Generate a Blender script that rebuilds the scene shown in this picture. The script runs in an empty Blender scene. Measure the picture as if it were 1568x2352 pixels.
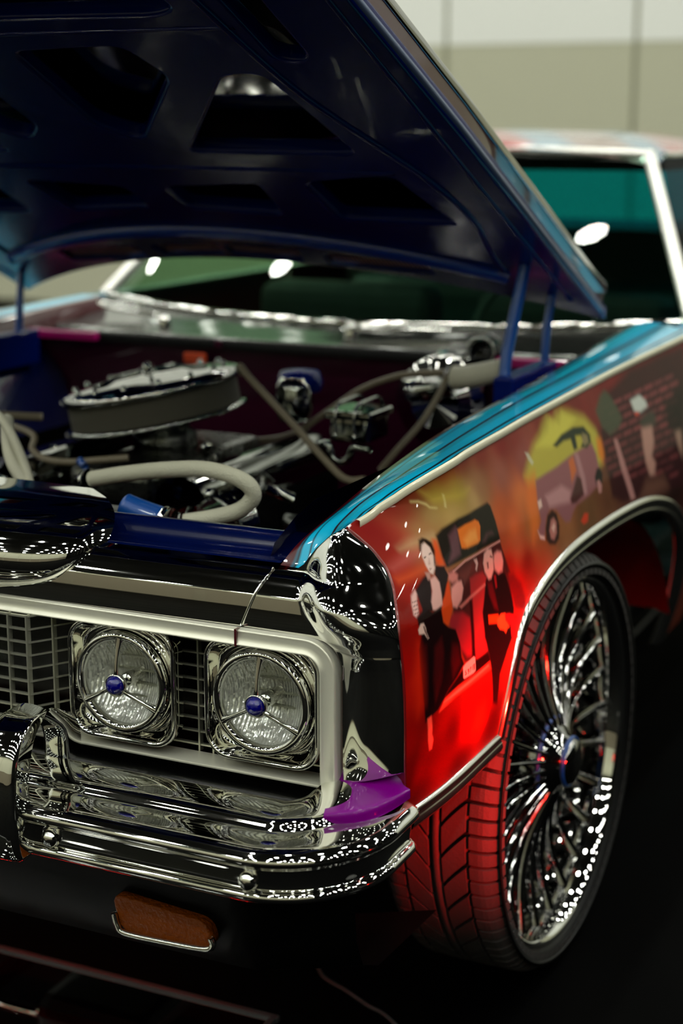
import bpy, bmesh, math, random
import numpy as np
from mathutils import Vector, Matrix
random.seed(7)
rng = np.random.default_rng(11)
PI = math.pi
scene = bpy.context.scene
COL = scene.collection

# ------------------------------------------------------------------ camera, world, exposure
cam_data = bpy.data.cameras.new('camera')
cam = bpy.data.objects.new('camera', cam_data); COL.objects.link(cam)
cam.location = (1.90, -2.153, 1.63)
cam.rotation_euler = (math.radians(90 - 13.1245), 0, math.radians(25.4387))
cam_data.sensor_fit = 'VERTICAL'; cam_data.sensor_height = 36.0; cam_data.sensor_width = 24.0
cam_data.lens = 3800 / 2352 * 36
cam_data.clip_start = 0.05; cam_data.clip_end = 100
cam_data.dof.use_dof = True
cam_data.dof.focus_distance = 2.60
cam_data.dof.aperture_fstop = 2.2
cam_data.dof.aperture_blades = 0
scene.camera = cam
world = bpy.data.worlds.new('hall_air'); scene.world = world
world.use_nodes = True
world.node_tree.nodes['Background'].inputs[0].default_value = (0.02, 0.022, 0.02, 1)
world.node_tree.nodes['Background'].inputs[1].default_value = 0.15
vs = scene.view_settings
vs.view_transform = 'Standard'; vs.look = 'None'; vs.gamma = 1.0; vs.use_curve_mapping = False
vs.exposure = 0.0
scene.display_settings.display_device = 'sRGB'
cy = scene.cycles
cy.max_bounces = 5; cy.diffuse_bounces = 2; cy.glossy_bounces = 4; cy.transmission_bounces = 3; cy.transparent_max_bounces = 8
cy.caustics_reflective = False; cy.caustics_refractive = False; cy.sample_clamp_indirect = 6.0; cy.adaptive_threshold = 0.03
LAMP = 98.0          # ceiling lamp diffusers
REDLAMP = 4500.0       # red LED flood on the floor

# ------------------------------------------------------------------ materials
def srgb(r, g, b):
    f = lambda c: (c / 255 / 12.92) if c / 255 <= 0.04045 else ((c / 255 + 0.055) / 1.055) ** 2.4
    return (f(r), f(g), f(b), 1.0)

def mat(name, color, rough=0.5, metal=0.0, coat=0.0, coat_rough=0.02, noise=0.0, nscale=20.0, bump=0.0, bscale=60.0,
        emit=None, strength=0.0, spec=0.5, attr=None):
    m = bpy.data.materials.new(name); m.use_nodes = True
    nt = m.node_tree; b = nt.nodes['Principled BSDF']
    b.inputs['Base Color'].default_value = color
    b.inputs['Roughness'].default_value = rough
    b.inputs['Metallic'].default_value = metal
    b.inputs['Coat Weight'].default_value = coat
    b.inputs['Coat Roughness'].default_value = coat_rough
    b.inputs['Specular IOR Level'].default_value = spec
    tc = nt.nodes.new('ShaderNodeTexCoord')
    if attr:
        a = nt.nodes.new('ShaderNodeAttribute'); a.attribute_name = attr
        nt.links.new(a.outputs['Color'], b.inputs['Base Color'])
    if noise > 0:
        n = nt.nodes.new('ShaderNodeTexNoise'); n.inputs['Scale'].default_value = nscale; n.inputs['Detail'].default_value = 4
        nt.links.new(tc.outputs['Object'], n.inputs['Vector'])
        mr = nt.nodes.new('ShaderNodeMapRange')
        mr.inputs['To Min'].default_value = max(0.0, rough - noise); mr.inputs['To Max'].default_value = min(1.0, rough + noise)
        nt.links.new(n.outputs['Fac'], mr.inputs['Value']); nt.links.new(mr.outputs['Result'], b.inputs['Roughness'])
    if bump > 0:
        n2 = nt.nodes.new('ShaderNodeTexNoise'); n2.inputs['Scale'].default_value = bscale; n2.inputs['Detail'].default_value = 3
        nt.links.new(tc.outputs['Object'], n2.inputs['Vector'])
        bp = nt.nodes.new('ShaderNodeBump'); bp.inputs['Strength'].default_value = bump; bp.inputs['Distance'].default_value = 0.01
        nt.links.new(n2.outputs['Fac'], bp.inputs['Height']); nt.links.new(bp.outputs['Normal'], b.inputs['Normal'])
    if emit:
        b.inputs['Emission Color'].default_value = emit; b.inputs['Emission Strength'].default_value = strength
    return m

def thin_glass(name, tint, reflect=0.08, rough=0.0, flute=0.0, wob=0.0, fpow=5.0):
    m = bpy.data.materials.new(name); m.use_nodes = True
    nt = m.node_tree; nt.nodes.clear()
    out = nt.nodes.new('ShaderNodeOutputMaterial'); mix = nt.nodes.new('ShaderNodeMixShader')
    tr = nt.nodes.new('ShaderNodeBsdfTransparent'); tr.inputs[0].default_value = tint
    gl = nt.nodes.new('ShaderNodeBsdfGlossy'); gl.inputs['Roughness'].default_value = rough; gl.inputs['Color'].default_value = (1, 1, 1, 1)
    lw = nt.nodes.new('ShaderNodeLayerWeight'); lw.inputs['Blend'].default_value = 0.5
    fr = nt.nodes.new('ShaderNodeMath'); fr.operation = 'POWER'; fr.inputs[1].default_value = fpow
    nt.links.new(lw.outputs['Facing'], fr.inputs[0])
    ad = nt.nodes.new('ShaderNodeMath'); ad.operation = 'ADD'; ad.inputs[1].default_value = reflect; ad.use_clamp = True
    nt.links.new(fr.outputs[0], ad.inputs[0]); nt.links.new(ad.outputs[0], mix.inputs[0])
    nt.links.new(tr.outputs[0], mix.inputs[1]); nt.links.new(gl.outputs[0], mix.inputs[2]); nt.links.new(mix.outputs[0], out.inputs[0])
    if flute or wob:
        tc = nt.nodes.new('ShaderNodeTexCoord'); bp = nt.nodes.new('ShaderNodeBump')
        if flute:
            w = nt.nodes.new('ShaderNodeTexWave'); w.wave_type = 'BANDS'; w.bands_direction = 'X'
            w.inputs['Scale'].default_value = flute; w.inputs['Distortion'].default_value = 0.3
            nt.links.new(tc.outputs['Object'], w.inputs['Vector']); nt.links.new(w.outputs['Fac'], bp.inputs['Height'])
        else:
            w = nt.nodes.new('ShaderNodeTexNoise'); w.inputs['Scale'].default_value = wob
            nt.links.new(tc.outputs['Object'], w.inputs['Vector']); nt.links.new(w.outputs['Fac'], bp.inputs['Height'])
        bp.inputs['Strength'].default_value = 0.35; bp.inputs['Distance'].default_value = 0.004
        nt.links.new(bp.outputs['Normal'], gl.inputs['Normal'])
    return m

M = {}
M['chrome'] = mat('chrome', (0.88, 0.88, 0.84, 1), 0.03, 1.0)
M['chrome_soft'] = mat('chrome_soft', (0.82, 0.82, 0.76, 1), 0.16, 1.0, noise=0.04)
M['reflector'] = mat('lamp_reflector', (0.98, 0.98, 0.95, 1), 0.13, 0.72, bump=0.6, bscale=45)
_nt = M['reflector'].node_tree; _b = _nt.nodes['Principled BSDF']            # vertical flutes on top of the facets
_w = _nt.nodes.new('ShaderNodeTexWave'); _w.bands_direction = 'X'; _w.inputs['Scale'].default_value = 55; _w.inputs['Distortion'].default_value = 0.6
_tc = _nt.nodes.new('ShaderNodeTexCoord'); _nt.links.new(_tc.outputs['Object'], _w.inputs['Vector'])
_bp = _nt.nodes.new('ShaderNodeBump'); _bp.inputs['Strength'].default_value = 0.35; _bp.inputs['Distance'].default_value = 0.004
_old = _b.inputs['Normal'].links[0].from_socket
_nt.links.new(_w.outputs['Fac'], _bp.inputs['Height']); _nt.links.new(_old, _bp.inputs['Normal']); _nt.links.new(_bp.outputs['Normal'], _b.inputs['Normal'])
M['dark_mirror'] = mat('polished_dark_metal', (0.45, 0.45, 0.43, 1), 0.06, 1.0)
M['steel'] = mat('brushed_steel', (0.16, 0.165, 0.15, 1), 0.28, 1.0, noise=0.08, nscale=40)  # engine steel, darkened so the bay's shade sits in the colour
M['cowl'] = mat('silver_cowl_paint', (0.09, 0.095, 0.085, 1), 0.12, 0.9, coat=0.3, coat_rough=0.05)
M['blue'] = mat('blue_gloss_paint', (0.0002, 0.007, 0.11, 1), 0.25, 0.0, coat=0.10, coat_rough=0.02, spec=0.12)
M['blue_bright'] = mat('bright_blue_paint', (0.003, 0.06, 0.28, 1), 0.35, 0.1, coat=0.6)
M['cyan'] = mat('cyan_paint', (0.0, 0.36, 0.62, 1), 0.3, coat=1.0)
M['red'] = mat('candy_red_paint', (0.20, 0.002, 0.004, 1), 0.35, coat=1.0)
M['maroon'] = mat('dark_maroon_paint', (0.06, 0.002, 0.006, 1), 0.35, coat=0.8)
M['magenta'] = mat('magenta_paint', (0.035, 0.0, 0.014, 1), 0.35, coat=0.15, spec=0.2)  # firewall magenta with the darkness of the bay put into the colour
M['purple'] = mat('purple_paint', (0.17, 0.0, 0.19, 1), 0.32, coat=0.25, coat_rough=0.05, spec=0.15)
M['black'] = mat('satin_black', (0.0015, 0.0015, 0.0015, 1), 0.5, noise=0.1, spec=0.05)
M['black_gloss'] = mat('gloss_black', (0.002, 0.002, 0.002, 1), 0.2, spec=0.3)
M['rubber'] = mat('tyre_rubber', (0.050, 0.046, 0.044, 1), 0.62, bump=0.15, bscale=250, noise=0.1, nscale=60, spec=0.2)
M['sidewall'] = mat('tyre_sidewall', (0.004, 0.004, 0.004, 1), 0.45, spec=0.3)
M['hose'] = mat('cream_braided_hose', (0.55, 0.54, 0.42, 1), 0.5, bump=0.4, bscale=400)
M['hose_dim'] = mat('tan_hose', (0.15, 0.125, 0.08, 1), 0.5)  # darker copy of the cream hose, bay shade put into the colour
M['filter'] = mat('filter_paper', (0.05, 0.047, 0.032, 1), 0.8)  # filter paper, base colour darkened to carry the bay's shade
M['orange'] = mat('orange_label', (0.6, 0.06, 0.01, 1), 0.5)
M['copper_mesh'] = mat('copper_vent_mesh', (0.95, 0.45, 0.28, 1), 0.4, 0.0)
M['jewel'] = mat('blue_glass_jewel', (0.0015, 0.0015, 0.16, 1), 0.05, coat=0.5)
M['amber'] = mat('amber_lens', (0.20, 0.042, 0.001, 1), 0.35, bump=0.5, bscale=120, spec=0.15)
M['lamp_lens_clear'] = mat('ribbed_clear_lens', (0.30, 0.31, 0.16, 1), 0.12, 0.4, coat=1.0, bump=1.0, bscale=70)
M['lens'] = thin_glass('fluted_headlamp_glass', (0.95, 0.97, 0.95, 1), 0.05, 0.02, flute=60)
M['window'] = thin_glass('tinted_screen_glass', (0.42, 0.66, 0.52, 1), 0.04, 0.0)
M['window_side'] = thin_glass('tinted_side_glass', (0.62, 0.78, 0.58, 1), 0.04, 0.0)
M['window_rear'] = thin_glass('teal_rear_glass', (0.012, 0.52, 0.78, 1), 0.03, 0.0)
M['engine_chrome'] = mat('dim_engine_chrome', (0.30, 0.31, 0.29, 1), 0.07, 1.0)  # chrome for the bay, its shade put into a darker base colour
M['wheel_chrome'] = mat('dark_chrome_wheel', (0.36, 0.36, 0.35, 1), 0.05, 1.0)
M['blue_coat'] = mat('wet_blue_paint', (0.0002, 0.0035, 0.045, 1), 0.2, 0.0, coat=1.0, coat_rough=0.02)
M['ivory'] = mat('ivory_moulding', (0.78, 0.75, 0.56, 1), 0.35, coat=0.4)
M['bright_bar'] = mat('bright_grille_bar', (0.55, 0.55, 0.45, 1), 0.25, 0.7)
M['pillar_chrome'] = mat('satin_chrome', (0.85, 0.85, 0.80, 1), 0.32, 1.0)
M['trim'] = mat('anodised_grille_trim', (0.88, 0.87, 0.74, 1), 0.34, 0.45)
M['window_dark'] = thin_glass('dark_side_glass', (0.05, 0.22, 0.26, 1), 0.0, 0.0, fpow=12.0)
M['blue_rib'] = mat('blue_rib_paint', (0.0008, 0.034, 0.33, 1), 0.25, 0.0, coat=0.5, coat_rough=0.03)  # brighter copy of the hood blue, rib highlights put into the colour
M['blue_grey'] = mat('blue_grey_edge', (0.10, 0.14, 0.25, 1), 0.3, 0.6)  # hood edge highlight put into the colour
M['fuchsia'] = mat('fuchsia_paint', (0.45, 0.0, 0.16, 1), 0.35, coat=0.4)
M['strip_glow'] = mat('red_led_strip', (0.5, 0.02, 0.01, 1), 0.5, emit=(1.0, 0.01, 0.01, 1), strength=25)
M['red_liner'] = mat('red_wheel_liner', (0.55, 0.008, 0.008, 1), 0.4, coat=0.3)
M['interior'] = mat('dark_interior_trim', (0.004, 0.007, 0.006, 1), 0.7)
M['seat'] = mat('teal_seat_vinyl', (0.004, 0.03, 0.03, 1), 0.45, noise=0.1)
M['mirror'] = mat('mirror_glass', (0.85, 0.85, 0.85, 1), 0.01, 1.0)
M['floor'] = mat('black_hall_floor', (0.0005, 0.0005, 0.00055, 1), 0.6, noise=0.15, nscale=3, spec=0.02)
M['wall_low'] = mat('beige_wall_panel', (0.58, 0.575, 0.43, 1), 0.85)
M['wall_high'] = mat('off_white_wall_panel', (0.97, 0.985, 0.93, 1), 0.85)
M['wall_seam'] = mat('wall_seam_shadow_gap', (0.42, 0.42, 0.31, 1), 0.9)
M['drape'] = mat('black_drape', (0.003, 0.003, 0.003, 1), 0.95, spec=0.05)  # added black covering for the unseen right wall, darkens reflections in the chrome
M['brown_drape'] = mat('brown_wall_drape', (0.22, 0.19, 0.13, 1), 0.95)  # added brown band on the unseen front wall, tints the header reflection
M['ceiling'] = mat('black_ceiling', (0.008, 0.008, 0.008, 1), 0.9)
M['lamp_body'] = mat('lamp_housing', (0.05, 0.05, 0.05, 1), 0.5, 0.5)
M['lamp_glow'] = mat('lamp_diffuser', (0.8, 0.8, 0.8, 1), 0.5, emit=(0.98, 1.0, 0.90, 1), strength=LAMP)
M['red_glow'] = mat('red_led', (0.5, 0.02, 0.01, 1), 0.5, emit=(1.0, 0.006, 0.003, 1), strength=REDLAMP)
M['cable'] = mat('black_cable', (0.03, 0.03, 0.032, 1), 0.5)
M['tape'] = mat('grey_cord', (0.10, 0.10, 0.09, 1), 0.7)
M['mural'] = mat('airbrushed_fender_paint', (0.3, 0.01, 0.01, 1), 0.4, coat=0.24, coat_rough=0.015, attr='Col', spec=0.03)
M['stripes'] = mat('striped_fender_top_paint', (0, 0.3, 0.5, 1), 0.3, coat=1.0, coat_rough=0.02, attr='Col')

# ------------------------------------------------------------------ mesh helpers
def obj(name, me, m=None, parent=None, smooth=True):
    if m is not None and len(me.materials) == 0:
        me.materials.append(M[m] if isinstance(m, str) else m)
    if smooth and len(me.polygons):
        me.polygons.foreach_set('use_smooth', np.ones(len(me.polygons), bool))
    o = bpy.data.objects.new(name, me); COL.objects.link(o)
    if parent is not None: o.parent = parent
    return o

def raw(verts, faces):
    me = bpy.data.meshes.new('m'); me.from_pydata([tuple(map(float, v)) for v in verts], [], faces); me.update(); return me

def mesh(name, verts, faces, m, parent=None, smooth=True):
    return obj(name, raw(verts, faces), m, parent, smooth)

def tag(o, label=None, cat=None, group=None, kind=None):
    if label: o['label'] = label
    if cat: o['category'] = cat
    if group: o['group'] = group
    if kind: o['kind'] = kind
    return o

def grid_arr(P, closed_u=False, closed_v=False, flip=False):
    """P: (nu,nv,3) array -> verts, faces"""
    nu, nv = P.shape[:2]
    v = P.reshape(-1, 3)
    iu = np.arange(nu if closed_u else nu - 1); iv = np.arange(nv if closed_v else nv - 1)
    a, b = np.meshgrid(iu, iv, indexing='ij'); a2 = (a + 1) % nu; b2 = (b + 1) % nv
    q = np.stack([a * nv + b, a2 * nv + b, a2 * nv + b2, a * nv + b2], -1).reshape(-1, 4)
    if flip: q = q[:, ::-1]
    return v, q

def grid_mesh(P, **k):
    v, q = grid_arr(np.asarray(P, float), **k)
    me = bpy.data.meshes.new('m')
    me.vertices.add(len(v)); me.vertices.foreach_set('co', v.astype(np.float32).ravel())
    me.loops.add(len(q) * 4); me.loops.foreach_set('vertex_index', q.astype(np.int32).ravel())
    me.polygons.add(len(q)); me.polygons.foreach_set('loop_start', np.arange(0, len(q) * 4, 4, dtype=np.int32))
    me.update(); me.validate(); return me

def mirror(P):
    P = np.array(P, float); P[..., 0] *= -1; return P

def spline(pts, n, closed=False):
    """Catmull-Rom through pts, n samples"""
    p = np.asarray(pts, float); k = len(p)
    if closed: pp = np.vstack([p[-1], p, p[0], p[1]]); segs = k
    else: pp = np.vstack([2 * p[0] - p[1], p, 2 * p[-1] - p[-2]]); segs = k - 1
    ts = np.linspace(0, segs, n, endpoint=not closed)
    i = np.minimum(ts.astype(int), segs - 1); t = (ts - i)[:, None]
    a, b, c, d = pp[i], pp[i + 1], pp[i + 2], pp[i + 3]
    return 0.5 * (2 * b + (c - a) * t + (2 * a - 5 * b + 4 * c - d) * t ** 2 + (3 * b - a - 3 * c + d) * t ** 3)

def tube_pts(path, r, seg=10, closed=False):
    p = np.asarray(path, float); n = len(p)
    rr = np.broadcast_to(np.asarray(r, float), (n,))
    if closed: T = np.roll(p, -1, 0) - np.roll(p, 1, 0)
    else: T = np.gradient(p, axis=0)
    T /= np.linalg.norm(T, axis=1)[:, None] + 1e-12
    up = np.array([0, 0, 1.0]) if abs(T[0, 2]) < 0.9 else np.array([0, 1.0, 0])
    N = np.cross(T[0], up); N /= np.linalg.norm(N); out = []
    for i in range(n):
        N = N - T[i] * (N @ T[i]); N /= np.linalg.norm(N) + 1e-12
        B = np.cross(T[i], N); a = np.linspace(0, 2 * PI, seg, endpoint=False)
        out.append(p[i] + rr[i] * (np.cos(a)[:, None] * N + np.sin(a)[:, None] * B))
    return np.array(out)

def tube(name, path, r, m, parent=None, seg=10, closed=False, smooth_n=0):
    if smooth_n: path = spline(path, smooth_n, closed)
    P = tube_pts(path, r, seg, closed)
    v, q = grid_arr(P, closed_u=closed, closed_v=True)
    f = [tuple(x) for x in q.tolist()]
    if not closed:
        n = len(P); f.append(tuple(range(seg))[::-1]); f.append(tuple(range((n - 1) * seg, n * seg)))
    return mesh(name, v, f, m, parent)

def lathe_pts(profile, axis='Y', seg=48, a0=0.0, a1=2 * PI):
    closed = abs(a1 - a0 - 2 * PI) < 1e-6
    a = np.linspace(a0, a1, seg, endpoint=not closed)
    pr = np.asarray(profile, float); P = np.zeros((len(pr), seg, 3))
    r = pr[:, 0:1]; h = pr[:, 1:2]
    c, s = np.cos(a)[None], np.sin(a)[None]
    if axis == 'Y': P[..., 0] = r * c; P[..., 2] = r * s; P[..., 1] = h + 0 * c
    elif axis == 'X': P[..., 1] = r * c; P[..., 2] = r * s; P[..., 0] = h + 0 * c
    else: P[..., 0] = r * c; P[..., 1] = r * s; P[..., 2] = h + 0 * c
    return P

def lathe_mesh(profile, axis='Y', seg=48): return grid_mesh(lathe_pts(profile, axis, seg), closed_v=True)
def lathe(name, profile, m, parent=None, axis='Y', seg=48, loc=(0, 0, 0), rot=None):
    o = obj(name, lathe_mesh(profile, axis, seg), m, parent); o.location = loc
    if rot: o.rotation_euler = rot
    return o

def box_bm(bm, lo, hi, mx=None):
    c = [(a + b) / 2 for a, b in zip(lo, hi)]; s = [max(b - a, 1e-5) for a, b in zip(lo, hi)]
    mm = Matrix.Translation(c) @ Matrix.Diagonal((*s, 1))
    bmesh.ops.create_cube(bm, size=1.0, matrix=(mx @ mm) if mx is not None else mm)

def box(name, lo, hi, m, parent=None, bevel=0.0, mx=None, seg=2):
    bm = bmesh.new(); box_bm(bm, lo, hi, mx)
    if bevel: bmesh.ops.bevel(bm, geom=bm.edges[:] , offset=bevel, segments=seg, profile=0.6, affect='EDGES')
    me = bpy.data.meshes.new('m'); bm.to_mesh(me); bm.free()
    return obj(name, me, m, parent, smooth=False)

def rounded_poly(pts, r, n=5):
    """round the corners of a closed 2D polygon"""
    p = np.asarray(pts, float); k = len(p); out = []
    for i in range(k):
        a, b, c = p[i - 1], p[i], p[(i + 1) % k]
        u = a - b; w = c - b; lu, lw = np.linalg.norm(u), np.linalg.norm(w)
        d = min(r, lu * 0.45, lw * 0.45); s = b + u / lu * d; e = b + w / lw * d
        for t in np.linspace(0, 1, n): out.append((1 - t) ** 2 * s + 2 * t * (1 - t) * b + t ** 2 * e)
    return np.array(out)

def plate(name, outer, holes, thick, bev, m, parent, mx=None):
    cu = bpy.data.curves.new('c', 'CURVE'); cu.dimensions = '2D'; cu.fill_mode = 'BOTH'
    cu.extrude = thick / 2; cu.bevel_depth = bev; cu.bevel_resolution = 2
    for loop in [outer] + list(holes):
        sp = cu.splines.new('POLY'); sp.points.add(len(loop) - 1)
        sp.points.foreach_set('co', np.c_[np.asarray(loop, float), np.zeros(len(loop)), np.ones(len(loop))].ravel())
        sp.use_cyclic_u = True
    t = bpy.data.objects.new('tmp', cu); COL.objects.link(t)
    dg = bpy.context.evaluated_depsgraph_get()
    me = bpy.data.meshes.new_from_object(t.evaluated_get(dg))
    bpy.data.objects.remove(t); bpy.data.curves.remove(cu)
    if mx is not None: me.transform(mx)
    me.materials.clear()
    return obj(name, me, m, parent, smooth=False)

def set_col(me, rgb):
    ca = me.color_attributes.new('Col', 'FLOAT_COLOR', 'POINT')
    ca.data.foreach_set('color', np.c_[rgb, np.ones(len(rgb))].astype(np.float32).ravel())

def lin(c):
    c = np.asarray(c, float) / 255
    return np.where(c <= 0.04045, c / 12.92, ((c + 0.055) / 1.055) ** 2.4)

# ------------------------------------------------------------------ the hall
HX0, HX1, HY0, HY1, HZ = -13.0, 11.0, -11.0, 11.0, 7.0
def struct(o): o['kind'] = 'structure'; return o
struct(box('floor', (HX0, HY0, -0.1), (HX1, HY1, 0), 'floor'))
struct(box('ceiling', (HX0, HY0, HZ), (HX1, HY1, HZ + 0.1), 'ceiling'))
BAND = 2.28
def wall(name, p0, p1, low='wall_low', high='wall_high'):
    """p0->p1 on the floor, the room lies to the left of the direction"""
    p0 = np.array(p0, float); p1 = np.array(p1, float); d = p1 - p0; L = np.linalg.norm(d); ang = math.atan2(d[1], d[0])
    w = box(name, (0, -0.12, 0), (L, -0.03, HZ), 'wall_seam'); w.location = (p0[0], p0[1], 0); w.rotation_euler = (0, 0, ang); struct(w)
    n = int(round(L / 1.611)); s = L / n
    lo = hi = None
    for i in range(n):
        if lo is None:
            lo = box('wall_panel', (0.02, -0.03, 0.0), (s - 0.02, 0, BAND), low, w)
            hi = box('wall_panel', (0.02, -0.03, BAND), (s - 0.02, 0.004, HZ), high, w)
        else:
            for src in (lo, hi):
                c = src.copy(); COL.objects.link(c); c.parent = w; c.location = (i * s, 0, 0)
    return w
wall('wall_back', (HX1 - 0.0, HY1), (HX0, HY1))
wall('wall_left', (HX0, HY1), (HX0, HY0))
wall('wall_front', (HX0, HY0), (HX1, HY0), 'brown_drape', 'wall_low')
wall('wall_right', (HX1, HY0), (HX1, HY1), 'drape', 'drape')

# ceiling lamps: round downlights hanging under the dark ceiling
lamp0 = None
nx, ny = 12, 11
for i in range(nx):
    for j in range(ny):
        x = HX0 + (i + 0.5) * (HX1 - HX0) / nx; y = HY0 + (j + 0.5) * (HY1 - HY0) / ny
        if lamp0 is None:
            lamp0 = lathe('ceiling_lamp', [(0.0, 0.0), (0.09, 0.0), (0.10, -0.02), (0.16, -0.20), (0.17, -0.22), (0.16, -0.22)], 'lamp_body', None, 'Z', 20)
            dif = mesh('diffuser', [(.155 * math.cos(k * PI / 4), .155 * math.sin(k * PI / 4), -.207) for k in range(8)], [tuple(range(8))[::-1]], 'lamp_glow', lamp0, False)
            o = lamp0
        else:
            o = lamp0.copy(); COL.objects.link(o); d2 = dif.copy(); COL.objects.link(d2); d2.parent = o
        o.location = (x, y, HZ)
        tag(o, 'round bell-shaped ceiling lamp with a bright white diffuser under the black ceiling', 'lamp', 'ceiling lamps over the hall')

# ------------------------------------------------------------------ the car
car = bpy.data.objects.new('show_car', None); COL.objects.link(car)
tag(car, 'raised classic car with open blue hood, chrome nose and airbrushed red fender', 'car')

def surf(name, P, m, parent, s=1, flip=False, closed_v=False):
    P = np.asarray(P, float)
    if s < 0: P = mirror(P)
    return obj(name, grid_mesh(P, flip=(flip != (s < 0)), closed_v=closed_v), m, parent)

def ss(a, b, x):
    t = np.clip((x - a) / (b - a), 0, 1); return t * t * (3 - 2 * t)

# --- body side shape
def S(y, z):
    y = np.asarray(y, float); z = np.asarray(z, float)
    x = 1.0 - .055 * np.clip((z - .80) / .29, 0, 1.3) ** 1.6 - .02 * np.clip((.75 - z) / .2, 0, 2) ** 2
    x = x - .05 * np.clip((.25 - y) / .4, 0, 1.5) ** 2
    return x - .085 * np.clip((z - .90) / .13, 0, 1.2) ** 1.5 * np.clip((.30 - y) / .25, 0, 1.1) ** 1.5

EDGE = np.array([(.02, .598), (.013, .644), (.004, .704), (.001, .767), (-.001, .816), (-.001, .869), (.001, .902), (.018, .929), (.042, .955), (.056, .977), (.059, .992), (.060, 1.005), (.057, 1.023), (.054, 1.037)])   # front edge (y,z)
TRIM = np.array([(.054, 1.0375), (.059, 1.039), (.078, 1.045), (.097, 1.050), (.122, 1.060), (.146, 1.069), (.17, 1.079), (.197, 1.0875), (.238, 1.098), (.304, 1.1085), (.406, 1.113), (.515, 1.116), (.631, 1.120), (.807, 1.124), (1.002, 1.128), (1.218, 1.132), (1.46, 1.134), (1.731, 1.135), (1.902, 1.136)])            # top trim (y,z)
ARCH = np.array([(.393, .603), (.41, .673), (.442, .743), (.483, .795), (.566, .828), (.694, .850), (.857, .857), (1.066, .854), (1.262, .841), (1.404, .815), (1.52, .775), (1.606, .72), (1.66, .64), (1.68, .52), (1.68, .40)])
def zbot(y):
    y = np.asarray(y, float)
    zl = np.interp(y, [0, .393], [.598, .603])
    a = spline(ARCH, 300); a = a[np.argsort(a[:, 0])]
    za = np.interp(y, a[:, 0], a[:, 1])
    return np.where(y < .393, zl, np.where(y < 1.68, za, .40))
TRIMS = spline(TRIM, 400)
def ztop(y): return np.interp(y, TRIMS[:, 0], TRIMS[:, 1])
def yfront(z): return np.interp(z, EDGE[:, 1], EDGE[:, 0])
YEND = 1.88

MURAL_BASE = np.array([
(0.154,1.043,135,6,16),
(0.119,1.016,150,8,18),
(0.244,1.09,115,8,15),
(0.091,1.023,130,4,14),
(0.325,1.111,118,10,18),
(0.175,1.066,120,6,14),
(0.498,1.096,128,28,30),
(0.081,1.034,120,4,12),
(0.138,1.051,125,4,14),
(0.196,1.083,105,4,14),
(0.299,1.102,120,10,16),
(0.093,1.001,140,6,14),
(0.076,0.961,150,22,18),
(0.395,1.099,125,35,32),
(0.563,1.093,130,45,40),
(0.738,1.104,128,45,40),
(0.959,1.113,125,40,38),
(1.165,1.11,120,25,30),
(1.437,1.112,105,15,25),
(1.712,1.118,105,12,25),
(0.18,1.058,105,25,14),
(0.223,1.059,160,140,45),
(0.274,1.054,165,145,60),
(0.359,1.048,150,100,70),
(0.2,1.035,185,155,95),
(0.248,1.027,200,165,100),
(0.328,1.033,185,150,95),
(0.465,1.05,150,85,70),
(0.583,1.059,150,80,72),
(0.161,1.019,175,135,85),
(0.134,0.997,190,115,80),
(0.091,0.983,160,40,25),
(0.427,0.991,200,90,45),
(0.478,0.965,225,100,50),
(0.537,0.991,215,115,60),
(0.405,0.951,170,70,40),
(0.481,0.927,165,85,50),
(0.553,0.934,170,100,55),
(0.511,0.889,110,12,10),
(0.426,0.901,150,12,8),
(0.458,0.863,190,12,6),
(0.403,0.862,200,14,6),
(0.059,0.945,150,30,20),
(0.037,0.925,110,18,10),
(0.039,0.892,160,12,6),
(0.012,0.853,170,8,5),
(0.025,0.795,200,20,8),
(0.014,0.729,185,6,4),
(0.027,0.668,150,3,3),
(0.102,0.671,85,3,3),
(0.159,0.695,60,2,2),
(0.094,0.731,120,8,4),
(0.228,0.702,150,12,6),
(0.288,0.697,125,8,4),
(0.343,0.648,60,3,3),
(0.194,0.623,45,2,2),
(0.075,0.629,70,2,2),
(0.674,0.98,150,90,60),
(0.731,0.887,150,95,60),
(0.869,0.891,110,75,48),
(1.021,0.903,105,65,45),
(1.126,0.928,90,45,40),
(1.302,0.942,75,25,30),
(1.525,0.943,25,10,12),
(1.661,1.023,22,8,10),
(1.488,0.86,30,15,14),
(1.172,0.882,95,55,45),
(1.408,0.846,50,26,22),
(1.36,1.027,85,25,32),
(1.2,0.996,80,28,32),
], float)
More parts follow.
